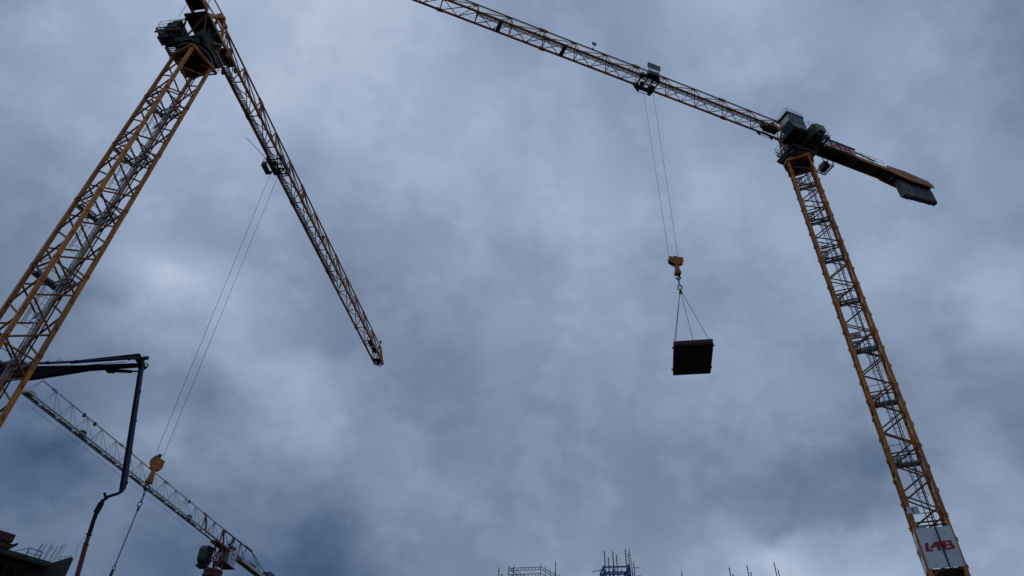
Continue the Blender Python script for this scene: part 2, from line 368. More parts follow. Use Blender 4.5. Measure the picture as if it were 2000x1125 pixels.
    # number boards
    for z, (bx, by) in sign_z:
        m = MB(TM); m.box((bx, by, z), (bx+.70, by+.03, z+.46)); sg = m.build('number_board', WHT, root)
        letter(num, sg, (bx+.20, by-.002, z+.04), (1, 0, 0), (0, 0, 1), .34, BLK, T=TM, name='numeral') if by < 0 else None
        if by >= 0:
            letter(num, sg, (bx+.20, by-.004, z+.04), (1, 0, 0), (0, 0, 1), .34, BLK, T=TM, name='numeral')
    # ---------------- upper works, jib frame: x along the jib, y to its left, z from the bottom chords
    c, s = math.cos(phi), math.sin(phi)
    def J(p): return Vector((c*p[0]-s*p[1], s*p[0]+c*p[1], jib_z+p[2]))
    JM = lambda: MB(J)
    m = MB(TM)
    for a, b in (((-1.12, -1.12), (1.12, -1.12)), ((1.12, -1.12), (1.12, 1.12)), ((1.12, 1.12), (-1.12, 1.12)), ((-1.12, 1.12), (-1.12, -1.12))): m.bar((*a, ztop-.10), (*b, ztop-.10), .22, .34)
    for sx in (-1, 1):
        for sy in (-1, 1): m.bar((sx*1.0, sy*1.0, ztop-.2), (sx*.45, sy*.45, ztop-.02), .2, .2)
    m.build('mast_head_frame', YEL, root)
    m = JM(); m.tube((0, 0, -4.40), (0, 0, -4.12), 1.45, 24); m.tube((0, 0, -4.119), (0, 0, -3.85), 1.28, 24); m.tube((0, 0, -3.849), (0, 0, -3.6), 1.5, 24)
    for k in range(16):
        a = 2*math.pi*k/16; m.tube((1.36*math.cos(a), 1.36*math.sin(a), -4.48), (1.36*math.cos(a), 1.36*math.sin(a), -4.41), .05, 6)
    m.build('slewing_ring', DRK, root)
    m = JM(); hx = [(-1.5, -1.35), (1.5, -1.35), (1.5, 1.35), (-1.5, 1.35)]
    m.hexa([(x*.92, y*.92, -3.59) for x, y in hx], [(x, y, -3.2) for x, y in hx])
    m.hexa([(x*.36, y*.30, -3.199) for x, y in hx], [(-.75, -.42, -.5), (.92, -.42, -.5), (.92, .55, -.5), (-.75, .55, -.5)])
    m.build('turret', DRK, root)  # dark colour stands in for the shade below the turret floor
    m = JM(); m.hexa([(.66, -.58, -3.19), (.72, -.58, -3.19), (.72, .58, -3.19), (.66, .58, -3.19)], [(.93, -.66, -.51), (.99, -.66, -.51), (.99, .66, -.51), (.93, .66, -.51)]); m.build('turret_front_plate', YEL, root)  # lit front face of the turret, laid on as a yellow sheet
    for p, q in (((-1.0, -1.0, -3.5), (-1.8, -.65, -.5)), ((1.0, -1.0, -3.5), (.9, -.68, -.5)), ((-1.0, 1.0, -3.5), (-1.8, 1.1, -.5)), ((1.0, 1.0, -3.5), (.9, 1.1, -.5)), ((-1.0, -1.0, -3.4), (.9, -.7, -.6)), ((-1.0, 1.0, -3.4), (-1.8, -.6, -.6))): bar_obj('turret_strut', J(p), J(q), .16, YEL_SHADE, root)
    m = JM(); m.path([(-.3, -.9, -.6), (-.5, -1.1, -1.6), (-.2, -1.0, -2.6), (.2, -1.15, -3.4)], .05, 6); m.path([(.4, .9, -.6), (.7, 1.2, -1.5), (.6, 1.1, -2.6), (.9, .8, -3.6)], .04, 6); m.build('cable_loop', RUB, root)
    m = JM(); m.box((-2.0, -.76, -.499), (1.0, 1.25, -.30))
    for x in (-1.2, -.4, .4): m.box((x-.06, -.60, -.62), (x+.06, .60, -.5))
    m.build('turret_floor', DRK, root)
    for (x, y) in ((1.25, .75), (-1.3, -.75)):         # slewing motors
        m = JM(); m.tube((x, y, -4.25), (x, y, -2.9), .24, 12); m.tube((x, y, -2.9), (x, y, -2.3), .17, 10); m.box((x-.3, y-.3, -3.55), (x+.3, y+.3, -3.4)); m.build('slewing_motor', DRK, root)
    m = JM(); grating(m, .95, 2.0, -.65, .95, -3.3, .17, .08, 'y'); m.bar((.9, -.6, -3.42), (2.0, -.6, -3.42), .1, .16); m.bar((.9, .9, -3.42), (2.0, .9, -3.42), .1, .16)
    m.bar((.6, -.6, -3.4), (1.9, -.6, -2.7), .06); fp = m.build('turret_platform', MESHM, root)
    m = JM(); railing(m, [(1.1, -.65, -3.3), (2.0, -.65, -3.3), (2.0, .95, -3.3)]); m.build('railing', DRK, fp)
    # tower head portal and ties
    m = JM()
    for sy in (-1, 1):
        m.bar((.85, sy*.60, -.3), (.10, sy*.34, 2.35), .16, .22); m.bar((-1.7, sy*.60, -.3), (-.10, sy*.34, 2.35), .15, .2)
        m.bar((-1.7, sy*.62, -.2), (1.5, sy*.60, -.1), .18, .26); m.bar((-.95, sy*.48, .9), (.48, sy*.48, .9), .10, .12)
    m.bar((.05, -.42, 2.4), (.05, .42, 2.4), .22, .26); m.bar((.48, -.5, .95), (.48, .5, .95), .12); m.bar((-1.0, -.5, .85), (-1.0, .5, .85), .12)
    m.box((-.35, -.20, 2.30), (1.0, .20, 2.55)); head = m.build('tower_head', YEL, root)
    for sy in (-1, 1):
        bar_obj('counter_jib_tie', J((-.1, sy*.36, 2.4)), J((-7.6, sy*.60, 1.25)), .11, YEL_SHADE, head)
        bar_obj('counter_jib_tie', J((-7.6, sy*.60, 1.25)), J((-11.2, sy*.62, .72)), .17, YEL, head)
    # cab
    m = JM(); x0, x1, y0, y1 = .6, 2.65, 1.30, 2.75
    prof = [(x0, -2.5), (x1-.45, -2.55), (x1, -1.7), (x1-.12, -.37), (x0, -.33)]
    m.hexa([(x, y0, z) for x, z in prof], [(x, y1, z) for x, z in prof]); cab = m.build('cab', CABP, root)
    def pane(poly, o, u, v, th=.03): mm = JM(); mm.plate(poly, o, u, v, th); return mm.build('window', GLS, cab)
    pane([(.95, .75), (1.55, .70), (1.90, .95), (1.82, 1.98), (.95, 2.0)], (x0, y1+.0, -2.50), (1, 0, 0), (0, 0, 1), -.03)
    pane([(.20, .95), (.80, .95), (.80, 2.0), (.20, 2.0)], (x0, y1+.0, -2.50), (1, 0, 0), (0, 0, 1), -.03)
    dv = Vector((-.12, 0, 1.33)); pane([(.12, .12), (1.33, .12), (1.33, 1.22), (.12, 1.22)], (x1, y0, -1.70), (0, 1, 0), dv, .03)
    dv = Vector((.45, 0, .85)); pane([(.12, .10), (1.33, .10), (1.33, .86), (.12, .86)], (x1-.45, y0, -2.55), (0, 1, 0), dv, .03)
    m = JM(); m.box((x0-.08, y0-.06, -.325), (x1+.05, y1+.08, -.26)); m.build('cab_roof', CABP, cab)
    m = JM(); railing(m, [(x0, y1, -.26), (x1-.1, y1, -.26), (x1-.1, y0, -.26)], .62, .02); m.build('roof_railing', DRK, cab)
    for x in (x0+.25, x1-.8):
        m = JM(); m.bar((x, .5, -2.66), (x, y1, -2.66), .16, .2); m.build('cab_support', DRK, cab)
        bar_obj('cab_strut', J((x, .72, -.9)), J((x, y0, -.45)), .12, DRK, cab)
    m = JM(); m.box((x0-.1, .6, -2.83), (x1-.3, y1-.1, -2.77)); m.build('cab_floor', DRK, cab)
    # machinery platform behind the cab
    PM = lambda: MB(lambda p: J((p[0]*.80-.05, 1.15+(p[1]-1.15)*.76, p[2]*.95)))
    m = PM(); grating(m, -2.45, -1.45, 1.1, 3.55, -2.45, .2, .10, 'y'); grating(m, -.35, .78, 1.5, 3.75, -2.5, .2, .10, 'y')
    for y in (1.4, 2.4, 3.4): m.bar((-2.5, y, -2.62), (.8, y, -2.62), .12, .18)
    for x in (-2.3, -.9, .6): m.bar((x, .6, -2.80), (x, 3.6, -2.80), .12, .18); m.bar((x, .9, -1.0), (x, 2.2, -2.7), .09)
    mp = m.build('machinery_platform', MESHM, root)
    m = PM(); m.box((-1.42, 1.55, -2.52), (-.38, 3.45, -2.44)); m.box((-1.35, 1.7, -2.435), (-.5, 3.3, -.75)); m.build('electrical_cabinet', DRK, mp)
    m = PM(); m.box((-1.55, 3.50, -2.5), (-.55, 4.0, -1.5)); m.hexa([(-1.55, 3.5, -1.499), (-.55, 3.5, -1.499), (-.55, 4.0, -1.499), (-1.55, 4.0, -1.499)], [(-1.55, 3.5, -1.1), (-.55, 3.5, -1.1), (-.55, 3.75, -1.1), (-1.55, 3.75, -1.1)]); m.build('control_box', CABP, mp)
    m = PM(); m.box((-2.35, 1.2, -2.38), (-1.6, 2.2, -1.3)); m.tube((-2.0, 2.6, -2.3), (-2.0, 2.6, -1.4), .3, 12); m.build('motor_housing', DRK, mp)
    m = PM(); railing(m, [(-1.45, 3.55, -2.4), (-2.45, 3.55, -2.4), (-2.45, 1.1, -2.4)]); railing(m, [(.78, 2.9, -2.4), (.78, 3.75, -2.4), (-.35, 3.75, -2.4)]); m.build('railing', DRK, mp)
    # ---------------- counter-jib
    m = JM()
    for sy in (-1, 1): m.box((-18.9, sy*.62-.09, -.22), (-1.9, sy*.62+.09, .22)); m.box((-12.6, sy*.62-.095, .221), (-4.0, sy*.62+.095, .26))
    cj = m.build('counter_jib', YEL, root)
    x = -2.6
    while x > -13.9: bar_obj('cross_beam', J((x, -.53, -.12)), J((x, .53, -.12)), .12, DRK, cj, square=True); x -= 1.3
    for k in range(10):
        xa = -2.01-k*1.20; m = JM(); m.box((xa-1.185, -.52, -.03), (xa, .52, .02)); m.build('deck_panel', MESHM if k in (5, 7) else DRK, cj)
    m = JM()
    for sy in (-1, 1): railing(m, [(-12.4, sy*.68, .26), (-9.4, sy*.68, .26)], 1.0, .02); 
    railing(m, [(-6.5, -.68, .26), (-2.2, -.68, .26)], 1.0, .02); m.build('railing', DRK, cj)
    m = JM(); m.tube((-6.6, -.55, .75), (-6.6, .55, .75), .42, 18)
    for y in (-.6, .6): m.tube((-6.6, y-.03, .75), (-6.6, y+.03, .75), .58, 18)
    m.box((-8.2, -.45, .23), (-7.2, .45, 1.05)); m.box((-7.2, -.6, .23), (-6.0, .6, .33)); m.build('hoist_winch', DRK, cj)
    m = JM(); grating(m, -6.1, -4.9, -2.1, -.72, -1.0, .2, .09, 'x'); m.bar((-5.5, -2.0, -1.15), (-5.5, -.5, -.25), .1); m.box((-5.9, -1.9, -.93), (-5.3, -1.0, -.1)); m.bar((-4.9, -.7, -1.0), (-4.6, -.6, -.2), .08)
    m.bar((-6.1, -.7, -1.0), (-6.1, -.6, -.2), .08); m.build('service_platform', DRK, cj)
    m = JM(); m.box((-19.0, -.52, -.235), (-14.0, .52, -.06)); m.build('ballast_frame', DRK, cj)
    # ballast side plates
    side = [(-12.7, -.30), (-14.2, -.52), (-16.0, -.62), (-19.2, -.30), (-19.2, .20), (-18.6, .62), (-15.4, .86), (-12.7, .62)]
    for sy in (-1, 1):
        m = JM(); yb = sy*.72
        m.hexa([(x, yb-.05, z) for x, z in side], [(x, yb+.05, z) for x, z in side]); sp = m.build('ballast_side_plate', YEL, cj)
        yo = yb+sy*.051
        for xa, xb, za in ((-15.6, -17.0, -.42), (-17.2, -18.5, -.30)): m = JM(); m.hexa([(xa, yo, za-.07), (xb, yo, za+.10), (xb+.05, yo, za+.17), (xa, yo, za+.07)], [(xa, yo+sy*.015, za-.07), (xb, yo+sy*.015, za+.10), (xb+.05, yo+sy*.015, za+.17), (xa, yo+sy*.015, za+.07)]); m.build('slot', DRK, sp)
        for i in range(11):
            if i == 5: continue
            m = JM(); xa = -14.3-i*.21; m.hexa([(xa, yo, .02), (xa-.15, yo, .02), (xa-.15, yo, .26), (xa, yo, .26)], [(xa, yo+sy*.012, .02), (xa-.15, yo+sy*.012, .02), (xa-.15, yo+sy*.012, .26), (xa, yo+sy*.012, .26)]); m.build('worn_mark', PUR, sp)
    hs = [(-14.3, .95, -3.0)]+[(-15.28-k*.67, .65, -2.85+.10*k) for k in range(6)]
    for i, (xa, L_, zb) in enumerate(hs):
        m = JM(); y = .33 if i == 0 else .30+.02*(i % 2); xe = xa-L_+.055; ch = .12
        m.hexa([(xa, -y+ch, zb), (xe, -y+ch, zb), (xe, y-ch, zb), (xa, y-ch, zb)], [(xa, -y, zb+ch), (xe, -y, zb+ch), (xe, y, zb+ch), (xa, y, zb+ch)])
        m.box((xe, -y, zb+ch+.001), (xa, y, -.24)); m.box((xe+.10, -.28, -.239), (xa-.10, .28, .95 if i in (2, 3, 4, 6) else .7)); m.build('counterweight_block', CON, root)
    # ---------------- jib
    jw = .60; jh = 2.4
    cw_ = .066*mk; m = JM(); m.box((.9, jw-cw_, -cw_), (jib_len, jw+cw_, cw_)); m.box((.9, -jw-cw_, -cw_), (jib_len, -jw+cw_, cw_)); m.tube((1.0, 0, jh), (jib_len-.4, 0, jh), .06*mk, 8)
    x = s0+pitch*2
    while x < jib_len-2:                                 # section joints
        m.box((x-.35, -.10, jh-.12), (x+.5, .10, jh+.10)); m.box((x-.3, jw-.13, -.13), (x+.3, jw+.13, .13)); m.box((x-.3, -jw-.13, -.13), (x+.3, -jw+.13, .13)); x += pitch*3
    jb = m.build('jib', YEL, root); x = s0; i = 0
    while x < jib_len-.3:
        ap = (x, 0, jh-.05); xn = min(x+pitch, jib_len-.05); xm = (x+xn)/2
        for sy in (-1, 1):
            bar_obj('jib_brace', J(ap), J((x, sy*jw, .05)), .085*mk, YEL, jb); bar_obj('jib_brace', J(ap), J((xn-.05, sy*jw, .05)), .07*mk, YEL_SHADE, jb)
        bar_obj('jib_brace', J(ap), J((xm, -jw, .05)), .06*mk, YEL_SHADE, jb)
        bar_obj('jib_brace', J((x, jw-.05, 0)), J((xm, -jw+.05, 0)), .06*mk, YEL_SHADE, jb); bar_obj('jib_brace', J((xm, -jw+.05, 0)), J((xn, jw-.05, 0)), .06*mk, YEL_SHADE, jb)
        bar_obj('jib_crossbar', J((x, -jw+.05, -.02)), J((x, jw-.05, -.02)), .075*mk, YEL_SHADE, jb)
        x += pitch; i += 1
    x = 1.6; k = 0
    while x < jib_len*.62:
        m = JM()
        for q in range(6): m.bar((x, .14+q*.07, .11), (x+1.62, .14+q*.07, .11), .038, .03)
        for q in range(4): m.bar((x+.02+q*.52, .10, .075), (x+.02+q*.52, .53, .075), .05, .04)
        m.build('walkway_panel', GRT, jb); x += 1.72; k += 1
    m = JM(); m.bar((jib_len, -jw, 0), (jib_len, jw, 0), .14); m.bar((jib_len, jw, 0), (jib_len-.4, 0, jh), .08); m.bar((jib_len, -jw, 0), (jib_len-.4, 0, jh), .08)
    m.tube((jib_len-.3, -.25, .2), (jib_len-.3, .25, .2), .3, 14); m.bar((jib_len, jw, 0), (jib_len+.6, 0, .05), .09); m.bar((jib_len, -jw, 0), (jib_len+.6, 0, .05), .09); m.box((jib_len-1.2, -.5, .1), (jib_len-.5, .5, .16))
    m.build('jib_end_frame', DRK, jb)
    m = JM()
    for y in (.33, -.30): m.tube((1.2, y, .28), (jib_len-.3, y, .28), .014, 4)
    m.tube((1.0, .1, jh-.45), (jib_len-1.5, .06, jh-.5), .012, 4); m.build('trolley_rope', ROPE, jb)
    m = JM(); m.tube((2.3, -.45, .65), (2.3, .45, .65), .34, 14); m.box((1.6, -.4, .12), (3.2, .4, .22)); m.box((2.8, -.3, .23), (3.5, .3, .85)); m.build('trolley_winch', DRK, jb)
    for xx in (2.0, 3.6):
        for sy in (-1, 1): m = JM(); m.hexa([(xx-.12, sy*jw-.06, -.55), (xx+.12, sy*jw-.06, -.55), (xx+.12, sy*jw+.06, -.55), (xx-.12, sy*jw+.06, -.55)], [(xx-.3, sy*jw-.06, -.076), (xx+.3, sy*jw-.06, -.076), (xx+.3, sy*jw+.06, -.076), (xx-.3, sy*jw+.06, -.076)]); m.build('trolley_buffer', YEL_SHADE, jb)
    bar_obj('buffer_bar', J((2.0, -jw, -.5)), J((3.6, -jw, -.5)), .06, YEL_SHADE, jb)
    # ---------------- trolley
    st = s_trolley; m = JM()
    for sy in (-1, 1):
        m.box((st-1.05, sy*.78-.05, -.28), (st+1.05, sy*.78+.05, .12))
        for xx in (-.85, .85): m.tube((st+xx, sy*.68, -.02+.2), (st+xx, sy*.80, -.02+.2), .16, 12)
    for xx in (-.95, -.3, .3, .95): m.box((st+xx-.06, -.72, -.34), (st+xx+.06, .72, -.22))
    m.bar((st-.9, -.7, -.3), (st+.9, .7, -.3), .07); m.bar((st-.9, .7, -.3), (st+.9, -.7, -.3), .07)
    tr = m.build('trolley', DRK, root)
    for xx in (-.58, .58):
        m = JM()
        for y in (-.10, .10): m.tube((st+xx, y-.03, -.48), (st+xx, y+.03, -.48), .26, 16)
        m.box((st+xx-.08, -.2, -.60), (st+xx+.08, .2, -.35)); m.build('sheave', DRK, tr)
    m = JM()
    for xx in (-.68, .68): m.hexa([(st+xx-.06, -.83, -.82), (st+xx+.06, -.83, -.82), (st+xx+.06, -.73, -.82), (st+xx-.06, -.73, -.82)], [(st+xx-.28, -.83, -.28), (st+xx+.28, -.83, -.28), (st+xx+.28, -.73, -.28), (st+xx-.28, -.73, -.28)])
    m.tube((st-.68, -.78, -.78), (st+.68, -.78, -.78), .04, 6); m.build('sheave_guard', DRK, tr)
    m = JM(); m.box((st-.62, .84, -.62), (st+.62, 1.42, -.57)); m.box((st-.62, 1.38, -.569), (st+.62, 1.42, -.02)); m.box((st-.62, .84, -.569), (st-.58, 1.37, -.1)); m.box((st+.58, .84, -.569), (st+.62, 1.37, -.1)); m.build('service_basket', DRK, tr)
    m = JM(); railing(m, [(st-.6, .9, -.1), (st-.6, 1.40, -.05), (st+.6, 1.40, -.05)], .5, .018); m.build('basket_rail', GRT, tr)
    # ---------------- hoist rope down to the hook block
    for xx in (-.58, .58):
        xb = .42 if xx > 0 else -.42
        o = bar_obj('hoist_rope', J((st+xx, 0, -.5)), J((st+xb, 0, hook_z-jib_z)), .030, ROPE, root, n=5)
    return root, J, jb, tr, TM, c, s

Rroot, RJ, Rjb, Rtr, RTM, rc, rs = yellow_crane('1', 1.25, 'yellow tower crane on the right with red-lettered white panels on its mast', 29.072, 44.564, -1.243, 62.985, R(199.168), 5.075, 51.18,
    58.0, 17.5, 38.7, .25, 'x', (.16, -1.24), [(21.0, (-1.12, -1.16)), (36.0, (-.80, -.55)), (46.1, (-.75, -.50))], 3.47, 1.1, 3)
Lroot, LJ, Ljb, Ltr, LTM, lc, ls = yellow_crane('2', 1.5, 'large yellow tower crane on the left whose jib points into the distance', -26.685, 30.967, -1.25, 54.66, R(79.965), 5.70, 44.48,
    50.0, 14.4, 22.9, 0.0, 'd', (.95, .42), [(41.6, (-.30, .25)), (35.6, (-.20, .20)), (24.0, (-.3, .2))], 3.66, 1.2, 3)

# right crane: lettered mast panels, banner, lamp panels
for side_i, (o0, uu) in enumerate((((-1.02, -1.135, 17.38), (1, 0, 0)), ((-1.135, 1.02, 17.38), (0, -1, 0)))):
    for half in (0, 1):
        m = MB(RTM); o = Vector(o0)+Vector(uu)*(half*1.025); m.plate([(0, 0), (1.015, 0), (1.015, 2.58), (0, 2.58)], o, uu, (0, 0, 1), -.03 if False else .02)
        pn = m.build('mast_panel', WHT, Rroot)
        nrmv = Vector(uu).cross(Vector((0, 0, 1)))
        for ch in ('L', 'A') if half == 0 else ('B',):
            mm = MB(RTM); h = .56; oo = Vector(o0)+Vector(uu)*.16+Vector((0, 0, 1.06))+nrmv*(.036 if ch == 'A' else .022)
            for poly in LOGO[ch]: mm.plate([((x*2.0+.16*y)*h, y*h+.02*x) for x, y in poly], oo, uu, (0, 0, 1), .012)
            mm.build('letter', RED, pn)
m = MB(RTM); m.box((-1.0, -1.05, 17.25), (1.0, 1.0, 17.36)); m.build('panel_floor', DRK, Rroot)
m = MB(RJ); m.box((-8.3, .80, -.15), (-4.3, .83, 1.05)); bn = m.build('banner', WHT, Rroot)
m = MB(RJ); m.bar((-8.35, .86, 1.10), (-4.25, .86, 1.10), .16, .08); m.bar((-8.35, .84, -.19), (-4.25, .84, -.19), .05)
for x in (-8.2, -6.3, -4.4): m.bar((x, .72, -.2), (x, .72, 1.1), .05)
m.build('banner_frame', DRK, bn)
for ch, dx in (('L', 0), ('A', 0), ('B', 0)):
    mm = MB(RJ); h = .98
    for poly in LOGO[ch]: mm.plate([(x*h*2.05, y*h) for x, y in poly], (-4.75, .832 + (.01 if ch == 'A' else 0), -.06), (-1, 0, 0), (0, 0, 1), .012)
    mm.build('letter', RED, bn)
m = MB(RJ); m.plate([(-.75, 0), (.75, 0), (.75, .62), (-.75, .62)], (17.1, .95, 1.35), (1, 0, 0), (0, .35, .94), .04); fl = m.build('lamp_panel', SOLAR, Rtr)
m = MB(RJ); m.tube((16.6, 1.0, -.1), (16.6, .95, 1.4), .02, 5); m.tube((17.7, 1.0, -.1), (17.7, .95, 1.4), .02, 5); m.tube((16.6, 1.3, .1), (17.7, 1.0, 1.2), .015, 5); m.build('lamp_post', GRT, fl)
m = MB(RJ); m.box((23.05, -.02, 3.35), (23.5, .03, 3.9)); fl = m.build('small_lamp', GRN, Rjb)
m = MB(RJ); m.tube((23.5, 0, 2.35), (23.3, 0, 3.36), .018, 5); m.box((23.42, -.06, 2.4), (23.58, .06, 2.62)); m.build('lamp_bracket', DRK, fl)
for x in (26.6, 33.3):
    m = MB(RJ); m.box((x, -.56, .02), (x+.42, .56, .07)); m.build('cross_walkway', MESHM, Rjb)
m = MB(LJ); m.tube((14.2, .9, .25), (11.5, 2.35, .9), .03, 5); m.tube((14.2, .9, .25), (14.4, 1.5, -.4), .015, 5); m.build('whip_pole', DRK, Ltr)
for x in (44.5, 46.1):
    m = MB(LJ); m.box((x, -.5, .1), (x+1.45, .1, .16)); m.build('walkway_panel', MESHM, Ljb)
for x, y in ((8.6, -.2), (19.6, -.2), (26.0, -.15)):
    m = MB(LJ); m.box((x, y-.15, 1.0), (x+.25, y+.15, 1.5)); m.tube((x+.12, y, 1.5), (x+.12, 0, 2.35), .02, 5); m.build('lamp', DRK, Ljb)
m = MB(LJ); m.tube((49.0, 0, 2.4), (49.0, 0, 3.1), .03, 5); m.box((48.85, -.1, 2.9), (49.15, .1, 3.2)); m.build('tip_lamp', DRK, Ljb)
m = MB(LJ); m.tube((-2.2, 1.3, -1.3), (-2.6, 1.2, 8), .018, 5); m.build('antenna', DRK, Lroot)

# ------------------------------------------------------------------ hook blocks
def hook_block(label, P, z, head_w, head_h, yaw, hexagon):
    t = thing('hook_block', label, 'hook block', (P[0], P[1], z), 'crane hook blocks')
    c, s = math.cos(yaw), math.sin(yaw); T = lambda p: Vector((c*p[0]-s*p[1], s*p[0]+c*p[1], p[2]))
    hw = head_w/2
    if hexagon: poly = [(-hw*.55, 0), (hw*.55, -.02), (hw, .32*head_h), (hw*.80, .72*head_h), (hw*.2, .84*head_h), (-hw*.45, head_h), (-hw, .58*head_h)]
    else: poly = [(-hw*.35, 0), (hw*.35, 0), (hw, head_h*.35), (hw, head_h), (-hw, head_h), (-hw, head_h*.35)]
    for y in (-.19, .13):
        m = MB(T); m.hexa([(x, y, q) for x, q in poly], [(x, y+.06, q) for x, q in poly]); pl = m.build('side_plate', YEL, t)
        m = MB(T)
        for x in (-.55*hw, .55*hw): m.tube((x, y-.02, head_h*.62), (x, y+.08, head_h*.62), .06, 8)
        m.build('pin', DRK, pl)
    for x in (-.42, .42):
        m = MB(T); xx = max(-hw*.62, min(hw*.62, x)); m.tube((xx, -.10, head_h*.62), (xx, .10, head_h*.62), min(.27, hw*.36), 16); m.build('sheave', DRK, t)
    m = MB(T); m.box((-.12, -.12, head_h+.0), (.12, .12, head_h+.14)); m.build('rope_guide', DRK, t)
    m = MB(T); m.hexa([(-.20, -.17, -.95), (.20, -.17, -.95), (.20, .17, -.95), (-.20, .17, -.95)], [(-.14, -.125, .05), (.14, -.125, .05), (.14, .125, .05), (-.14, .125, .05)])
    m.box((-.23, -.20, -.96), (.23, .20, -.70)); m.build('neck', YEL, t)
    m = MB(T); pts = []
    for k in range(11):
        a = math.pi*(.55+1.45*k/10); pts.append((.17*math.cos(a)+.0, 0, -1.28+.17*math.sin(a)))
    m.path([(0, 0, -.95), (0, 0, -1.08)]+pts[0:], .055, 8); m.build('hook', DRK, t)
    return t
RP_ = (12.684, 38.867); LP_ = (-24.167, 45.196)
hook_block('yellow hook block above the hanging dark formwork panel', RP_, 37.95, 1.15, .75, R(182), False)
hook_block('yellow hook block with a single long chain below it, left side', LP_, 21.75, .95, 1.0, R(28), True)
def chain(m, top, bot, pitch, r):
    top = Vector(top); bot = Vector(bot); L = (top-bot).length; n = max(1, round(L/pitch)); d = (bot-top)/n
    for i in range(n):
        cc = top+d*(i+.5); ax = (1, 0, 0) if i % 2 else (0, 1, 0)
        m.ring(cc, ax, pitch*.34, r, 8, 4, stretch=(0, 0, pitch*.22))
# left chain
t = thing('lifting_chain', 'long dark chain hanging from the left hook block with a small hook at its end', 'chain', (LP_[0], LP_[1], 20.55))
m = MB(); m.ring((0, 0, -.12), (0, 1, 0), .16, .035, 14, 6, (0, 0, .06)); chain(m, (0, 0, -.30), (0, 0, -1.15), .20, .035); m.build('master_link', SHK, t)
m = MB(); m.ring((.0, 0, -1.28), (0, 1, 0), .13, .035, 12, 6, (0, 0, .05)); m.box((-.05, -.05, -1.75), (.07, .05, -1.42)); m.build('shortening_hook', SHK, t)
m = MB(); chain(m, (0, 0, -1.45), (0, 0, -5.35), .105, .021); m.build('chain_links', SHK, t)
m = MB(); m.ring((0, 0, -5.45), (0, 1, 0), .09, .03, 10, 5, (0, 0, .04)); m.hexa([(-.09, -.05, -6.1), (.06, -.05, -6.1), (.06, .05, -6.1), (-.09, .05, -6.1)], [(-.07, -.05, -5.55), (.07, -.05, -5.55), (.07, .05, -5.55), (-.07, .05, -5.55)]); m.build('end_hook', DRK, t)
# load: formwork panel in four slings
LC = [Vector((11.34, 37.92, 29.5)), Vector((13.96, 37.43, 29.5)), Vector((14.67, 41.07, 29.5)), Vector((12.06, 41.63, 29.5))]
cen = sum(LC, Vector())/4; e1 = (LC[1]-LC[0]+LC[2]-LC[3]).normalized(); e2 = Vector((-e1.y, e1.x, 0)); wx, wy = 2.66, 3.70
t = thing('formwork_panel', 'dark formwork panel hanging flat in slings below the right crane', 'formwork', tuple(cen))
TL = lambda p: e1*p[0]+e2*p[1]+Vector((0, 0, p[2]))
m = MB(TL); m.box((-wx/2, -wy/2, 0), (wx/2, wy/2, .05)); m.build('plywood_sheet', PLY, t)
for y in (-wy/2+.08, -wy/6, wy/6, wy/2-.08):
    m = MB(TL); m.box((-wx/2+.02, y-.07, .051), (wx/2-.02, y+.07, .25)); m.build('steel_beam', PLYR, t)
for x in (-wx/2+.07, wx/2-.07):
    m = MB(TL); m.box((x-.06, -wy/2, .251), (x+.06, wy/2, .40)); m.build('edge_rail', PLYR, t)
m = MB(TL); m.box((-wx/2+.14, -wy/2-.03, .10), (wx/2-.14, -wy/2-.002, .38)); m.build('end_board', PLYR, t)
for x in (-wx/2, wx/2):
    for y in (-wy/2+.5, wy/2-.5):
        m = MB(TL); m.tube((x-.10, y, .2), (x+.10, y, .2), .06, 8); m.build('clamp', DRK, t)
SL = thing('sling_set', 'four-leg sling with ring and short chain carrying the dark panel', 'sling', (RP_[0], RP_[1], 36.5))
m = MB(); m.ring((0, 0, .05), (1, .3, 0), .12, .03, 12, 5, (0, 0, .05)); chain(m, (0, 0, -.10), (0, 0, -.66), .2, .03); m.build('short_chain', SHK, SL)
m = MB(); m.ring((0, 0, -.85), (.3, 1, 0), .16, .045, 14, 6, (0, 0, .03)); m.build('ring', SHK, SL)
for x, y in ((-1, -1), (1, -1), (1, 1), (-1, 1)):
    b = cen+TL((x*(wx/2-.07), y*(wy/2-.55), .40))-Vector((RP_[0], RP_[1], 36.5))
    if x > 0 and y > 0: b = cen+TL((x*(wx/2-.75), y*(wy/2-.55), .27))-Vector((RP_[0], RP_[1], 36.5))
    o = bar_obj('sling_leg', (0, 0, -1.02), b, .038, ROPE, SL, n=5)
    m = MB(); a = Vector((0, 0, -1.0)); m.tube(a, a+(b-a)*.07, .05, 6); m.build('sling_ferrule', DRK, SL)

